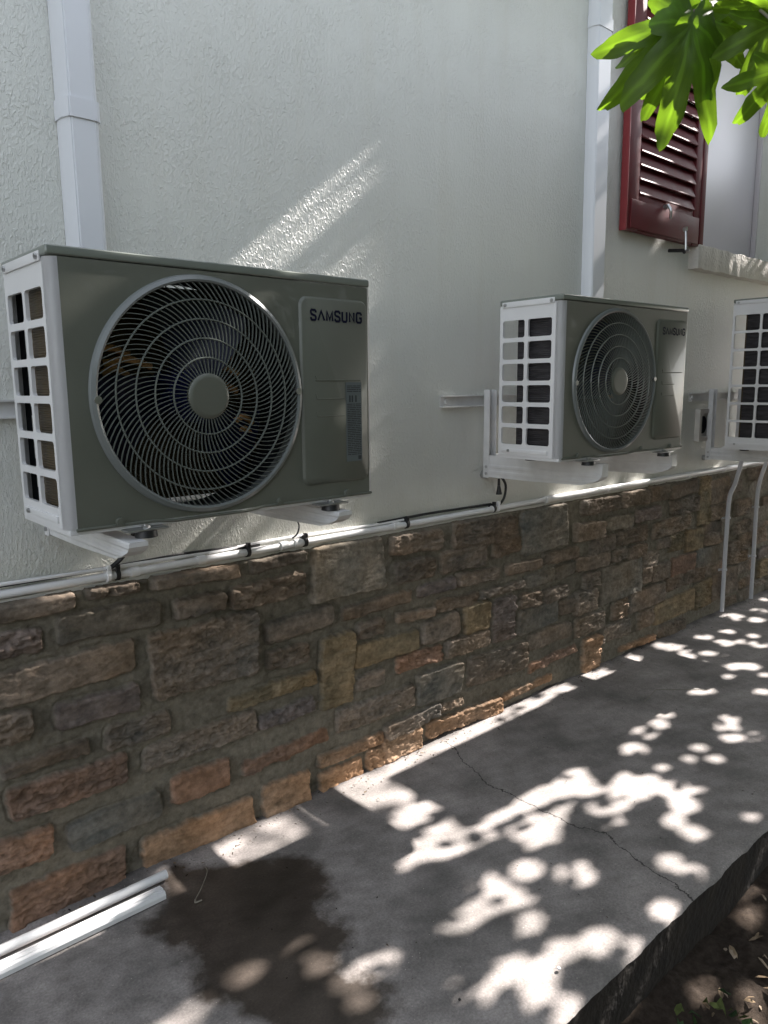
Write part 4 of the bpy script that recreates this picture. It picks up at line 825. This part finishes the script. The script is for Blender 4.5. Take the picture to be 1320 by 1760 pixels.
# ---------------------------------------------------------------- fig tree: near leaves, crown, trunk
tree = tag(empty('fig_tree', (6.2,-3.6,-.16)), 'fig tree with big lobed leaves hanging into the top right corner', 'tree')
TB = Vector((6.2,-3.6,-.16))
LOBES = [(0,1.0,.165),(.66,.90,.145),(-.66,.90,.145),(1.38,.62,.125),(-1.38,.62,.125)]
def near_leaf(V_, F_, K_, base, tip, facing, width=1.0, fold=.25, seed=0, lobes=LOBES):
    base = Vector(base); tip = Vector(tip); d = tip-base; Ln = d.length; d.normalize(); nrm = Vector(facing); nrm = (nrm-d*nrm.dot(d)).normalized(); s = d.cross(nrm)
    rs = random.Random(seed); na, nr = 150, 9; b = len(V_); amps = [(c, .9*a*(1 if i == 0 else rs.uniform(.8,1.12)), w_) for i,(c,a,w_) in enumerate(lobes)]
    for i in range(na):
        ph = -math.pi+2*math.pi*i/na
        R = .30
        for c, a, w_ in amps:
            cc_ = .56*a; A2 = .45*a; B2 = w_*.92; ux, uy = math.cos(ph-c), math.sin(ph-c)
            qa = ux*ux/A2**2+uy*uy/B2**2; qb = -2*ux*cc_/A2**2; qc = cc_**2/A2**2-1; ds = qb*qb-4*qa*qc
            if ds > 0: R = max(R, (-qb+math.sqrt(ds))/(2*qa))
        R *= 1+.022*math.sin(ph*31+seed)+.012*math.sin(ph*57)
        if abs(ph) > 2.7: R = min(R, .30-(abs(ph)-2.7)*.5)
        for j in range(1, nr+1):
            q = (j/nr)**.8; r = R*q; lx = r*math.cos(ph)*Ln; ly = r*math.sin(ph)*Ln*width
            h = -fold*Ln*(abs(ly)/Ln)**1.3*.9 - .16*(lx/Ln)**2*Ln + .012*Ln*math.sin(lx/Ln*19+seed)+.010*Ln*math.sin(ly/Ln*23+seed*2)
            vein = min(abs(ph-c)*q for c, a, w_ in amps); sv = abs(((q*7+abs(ph)*1.5) % 1)-.5)
            k = 1.0+ (.55 if vein < .025 else 0)+(.14 if sv < .06 else 0)+.12*math.sin(lx*170+ly*90)*math.sin(ly*210)
            V_.append(base+d*lx+s*ly+nrm*h); K_.append((k,k,k*.9,1))
    V_.append(base); K_.append((1,1,1,1)); c0 = len(V_)-1
    for i in range(na):
        i2 = (i+1)%na
        for j in range(nr-1): F_.append((b+i*nr+j, b+i*nr+j+1, b+i2*nr+j+1, b+i2*nr+j))
        F_.append((c0, b+i*nr, b+i2*nr, c0))
def P3(u, v, dep): return Vector((0,-2.0083,1.3972)) + (f_+r2*((u-660)/1289.97)-u2*((v-880)/1289.97))*dep
V_, F_, K_ = [], [], []
toc = -f_
LEAVES= [((1.606, -1.166, 2.145), (1.406, -1.104, 1.935), 0.55, (-0.455, -0.96, -0.035), 0.45), ((1.643, -1.153, 2.167), (1.435, -1.105, 2.042), 0.5, (-0.609, -0.69, 0.56), 0.4), ((1.578, -1.188, 2.117), (1.453, -1.219, 1.849), 0.62, (-0.544, -0.837, 0.164), 0.2), ((1.652, -1.137, 2.155), (1.573, -1.074, 2.002), 0.6, (-0.88, -0.537, 0.168), 0.3), ((1.633, -1.191, 2.143), (1.567, -1.242, 1.956), 0.95, (-0.644, -0.725, 0.264), 0.2), ((1.679, -1.307, 2.106), (1.565, -1.309, 1.95), 0.8, (-0.483, -0.846, 0.361), 0.25), ((1.625, -1.353, 1.993), (1.518, -1.323, 1.882), 0.75, (-0.346, -0.991, 0.26), 0.4), ((1.775, -1.164, 2.222), (1.603, -1.081, 2.21), 0.8, (-0.598, -0.678, 0.658), 0.3), ((1.773, -1.226, 2.239), (1.829, -1.233, 2.126), 0.9, (-0.656, -0.737, 0.165), 0.2), ((1.853, -1.152, 2.279), (1.817, -1.064, 2.226), 0.9, (-0.472, -0.835, 0.459), 0.2), ((1.779, -1.095, 2.241), (1.706, -1.009, 2.212), 0.7, (-0.523, -0.744, 0.657), 0.3), ((1.648, -1.272, 2.141), (1.742, -1.207, 2.077), 0.9, (-0.868, -0.525, 0.266), 0.2), ((1.761, -1.292, 2.2), (1.65, -1.287, 2.083), 0.9, (-0.42, -0.925, 0.261), 0.2)]
TWIGS= [[(1.596, -1.143, 2.148), (1.627, -1.168, 2.16), (1.67, -1.19, 2.171), (1.718, -1.213, 2.198), (1.861, -1.222, 2.303)], [(1.67, -1.19, 2.171), (1.637, -1.187, 2.176), (1.601, -1.178, 2.192)], [(1.718, -1.213, 2.198), (1.664, -1.289, 2.129), (1.644, -1.357, 2.049)]]
for i, (b, t_, w_, n_, fo) in enumerate(LEAVES): near_leaf(V_, F_, K_, b, t_, n_, w_, fo, i)
V_ = [tuple(Vector(v)-TB) for v in V_]
tri = [f for f in F_ if len(f) == 3]; F4 = [f if len(f) == 4 else (f[0],f[1],f[2],f[2]) for f in F_]
me = bpy.data.meshes.new('near_leaves'); me.from_pydata(V_, [], F_); me.materials.append(m_leaf); me.polygons.foreach_set('use_smooth',[True]*len(me.polygons))
a = me.attributes.new('col','FLOAT_COLOR','POINT'); a.data.foreach_set('color', np.array(K_,dtype=np.float32).ravel())
o = bpy.data.objects.new('near_leaves', me); C.objects.link(o); o.parent = tree
def tb(P): return [Vector(p)-TB for p in P]
bm = bmesh.new()
for k, t_ in enumerate(TWIGS): tube(bm, tb(smooth_path(t_,5)), .0055 if k == 0 else .003, 10, taper=.004 if k == 0 else .003)
tube(bm, tb(smooth_path([TWIGS[0][-1],(2.6,-1.45,2.75),(3.6,-2.0,3.25),(5.0,-2.9,3.3),(6.1,-3.5,2.9)],5)), .008, 10, taper=.035)
obj('twig', bm, m_bark, tree)
bm = bmesh.new(); tube(bm, tb(smooth_path([(6.2,-3.6,-.25),(6.25,-3.55,.8),(6.1,-3.5,1.8),(6.15,-3.4,2.9),(6.3,-3.0,3.9)],5)), .17, 18, taper=.08); obj('trunk', bm, m_bark, tree)
for i, P_ in enumerate([[(6.1,-3.5,1.9),(5.2,-2.8,3.2),(4.2,-2.0,4.0),(3.0,-1.4,4.3)],[(6.15,-3.4,2.6),(7.2,-2.6,3.6),(8.4,-1.6,4.1)],[(6.15,-3.4,2.8),(6.0,-2.2,3.8),(5.8,-.9,4.2)],[(6.2,-3.4,2.2),(7.5,-3.9,3.4),(9.2,-3.0,4.2)]]):
    bm = bmesh.new(); tube(bm, tb(smooth_path(P_,5)), .07, 12, taper=.02); obj('limb', bm, m_bark, tree)

# crown: thousands of leaves, mostly unseen, gaps shaped to cast the sun patches
def lit_sd(x, y):
    """distance (m) to the nearest gap in the crown, measured along the sun on the level of the path"""
    d = np.full(x.shape, 1e9)
    for a_, b_, r in SPOTS + XSPOTS: d = np.minimum(d, np.hypot((x-a_)/1.35, y-b_)-r*.66)
    for a_, b_, c_, e_ in RECTS: d = np.minimum(d, np.maximum(np.maximum(a_-x, x-b_), np.maximum(c_-y, y-e_)))
    for P_ in POLYS: d = np.minimum(d, poly_sd(P_, x, y)+.025)
    return d
ND = 0
def crown(nc, size, seed, near=None, stray=0.0):
    g = np.random.default_rng(seed)
    x = g.uniform(-3.0,5.5,nc); y = g.uniform(-3.6,.24,nc); h = g.uniform(3.75,4.9,nc) if near is None else g.uniform(3.75,4.3,nc)
    s = g.uniform(size[0], size[1], nc); d = lit_sd(x, y); ok = (d > s*.95) | ((d > -.16) & (g.uniform(0,1,nc) < stray))
    if near is not None: ok &= d < near
    # leaves hang low where out of view, so their shadows stay crisp
    hl = 2.25+(h-3.75)*.5; xl = x+SX*hl; yl = y+SY*hl
    low = yl < -2.008+.387*xl-.22
    h = np.where(low, hl, h)
    X_ = x+SX*h; Y_ = y+SY*h; ok &= Y_ < -.03
    return X_[ok], Y_[ok], h[ok], s[ok]
cs = [crown(28000,(.06,.10),1), crown(260000,(.028,.042),2,.14,.014), crown(420000,(.014,.022),3,.05)]
cx, cy, cz_, s_ = [np.concatenate([c[i] for c in cs]) for i in range(4)]
n = len(cx); g = np.random.default_rng(5)
nv = np.array(sun_dir)[None,:]+g.normal(0,.42,(n,3)); nv /= np.linalg.norm(nv,axis=1)[:,None]
t0 = np.cross(nv, g.normal(0,1,(n,3))); t0 /= np.linalg.norm(t0,axis=1)[:,None]; t1 = np.cross(nv,t0)
shape = [(-1,0,0),(-.45,.62,.10),(.35,.55,.10),(1,0,-.05),(.35,-.55,.10),(-.45,-.62,.10)]
P_ = np.stack([cx,cy,cz_],1); V6 = np.stack([P_+s_[:,None]*(a*t0+b*t1+c*nv) for a,b,c in shape],1)-np.array(TB)[None,None,:]
ii = np.arange(n)[:,None]*6; F6 = np.stack([ii+np.array([[0,1,4,5]]), ii+np.array([[1,2,3,4]])],1).reshape(-1,4)
kk = g.uniform(.6,1.35,n); K6 = np.repeat(np.stack([kk*g.uniform(.8,1.3,n),kk,kk,np.ones(n)],1)[:,None,:],6,1)
arr_mesh('crown', V6.reshape(-1,3), F6, m_leafc, tree, col=K6.reshape(-1,4))

# unseen hedge, added so the unit fronts reflect dark green
hedge = tag(empty('reflection_hedge', (4,-6.2,-.2)), 'dense dark green hedge, unseen, added for reflections in the unit fronts', 'hedge')
g = np.random.default_rng(8); n = 26000
x = g.uniform(-9,10,n); z = g.uniform(0,3.6,n); y = .5*np.sin(x*1.3)+g.normal(0,.22,n)+.3*np.sin(z*2+x)
nv = np.stack([g.normal(0,.5,n), np.ones(n), g.normal(.3,.5,n)],1); nv /= np.linalg.norm(nv,axis=1)[:,None]
t0 = np.cross(nv, g.normal(0,1,(n,3))); t0 /= np.linalg.norm(t0,axis=1)[:,None]; t1 = np.cross(nv,t0); s_ = g.uniform(.06,.11,n)
V6 = np.stack([np.stack([x,y,z],1)+s_[:,None]*(a*t0+b*t1+c*nv) for a,b,c in shape],1)
ii = np.arange(n)[:,None]*6; F6 = np.stack([ii+np.array([[0,1,4,5]]), ii+np.array([[1,2,3,4]])],1).reshape(-1,4)
kk = g.uniform(.5,1.2,n); K6 = np.repeat(np.stack([kk,kk,kk,np.ones(n)],1)[:,None,:],6,1)
arr_mesh('leaves', V6.reshape(-1,3), F6, m_leafc, hedge, col=K6.reshape(-1,4))
bm = bmesh.new()
for i in range(20):
    xx = -9+i; tube(bm, smooth_path([(xx,-.1,-.1),(xx+.1,-.05,1.2),(xx-.1,.05,2.4),(xx+.1,0,3.3)],4), .05, 8, taper=.015)
obj('stems', bm, m_bark, hedge)
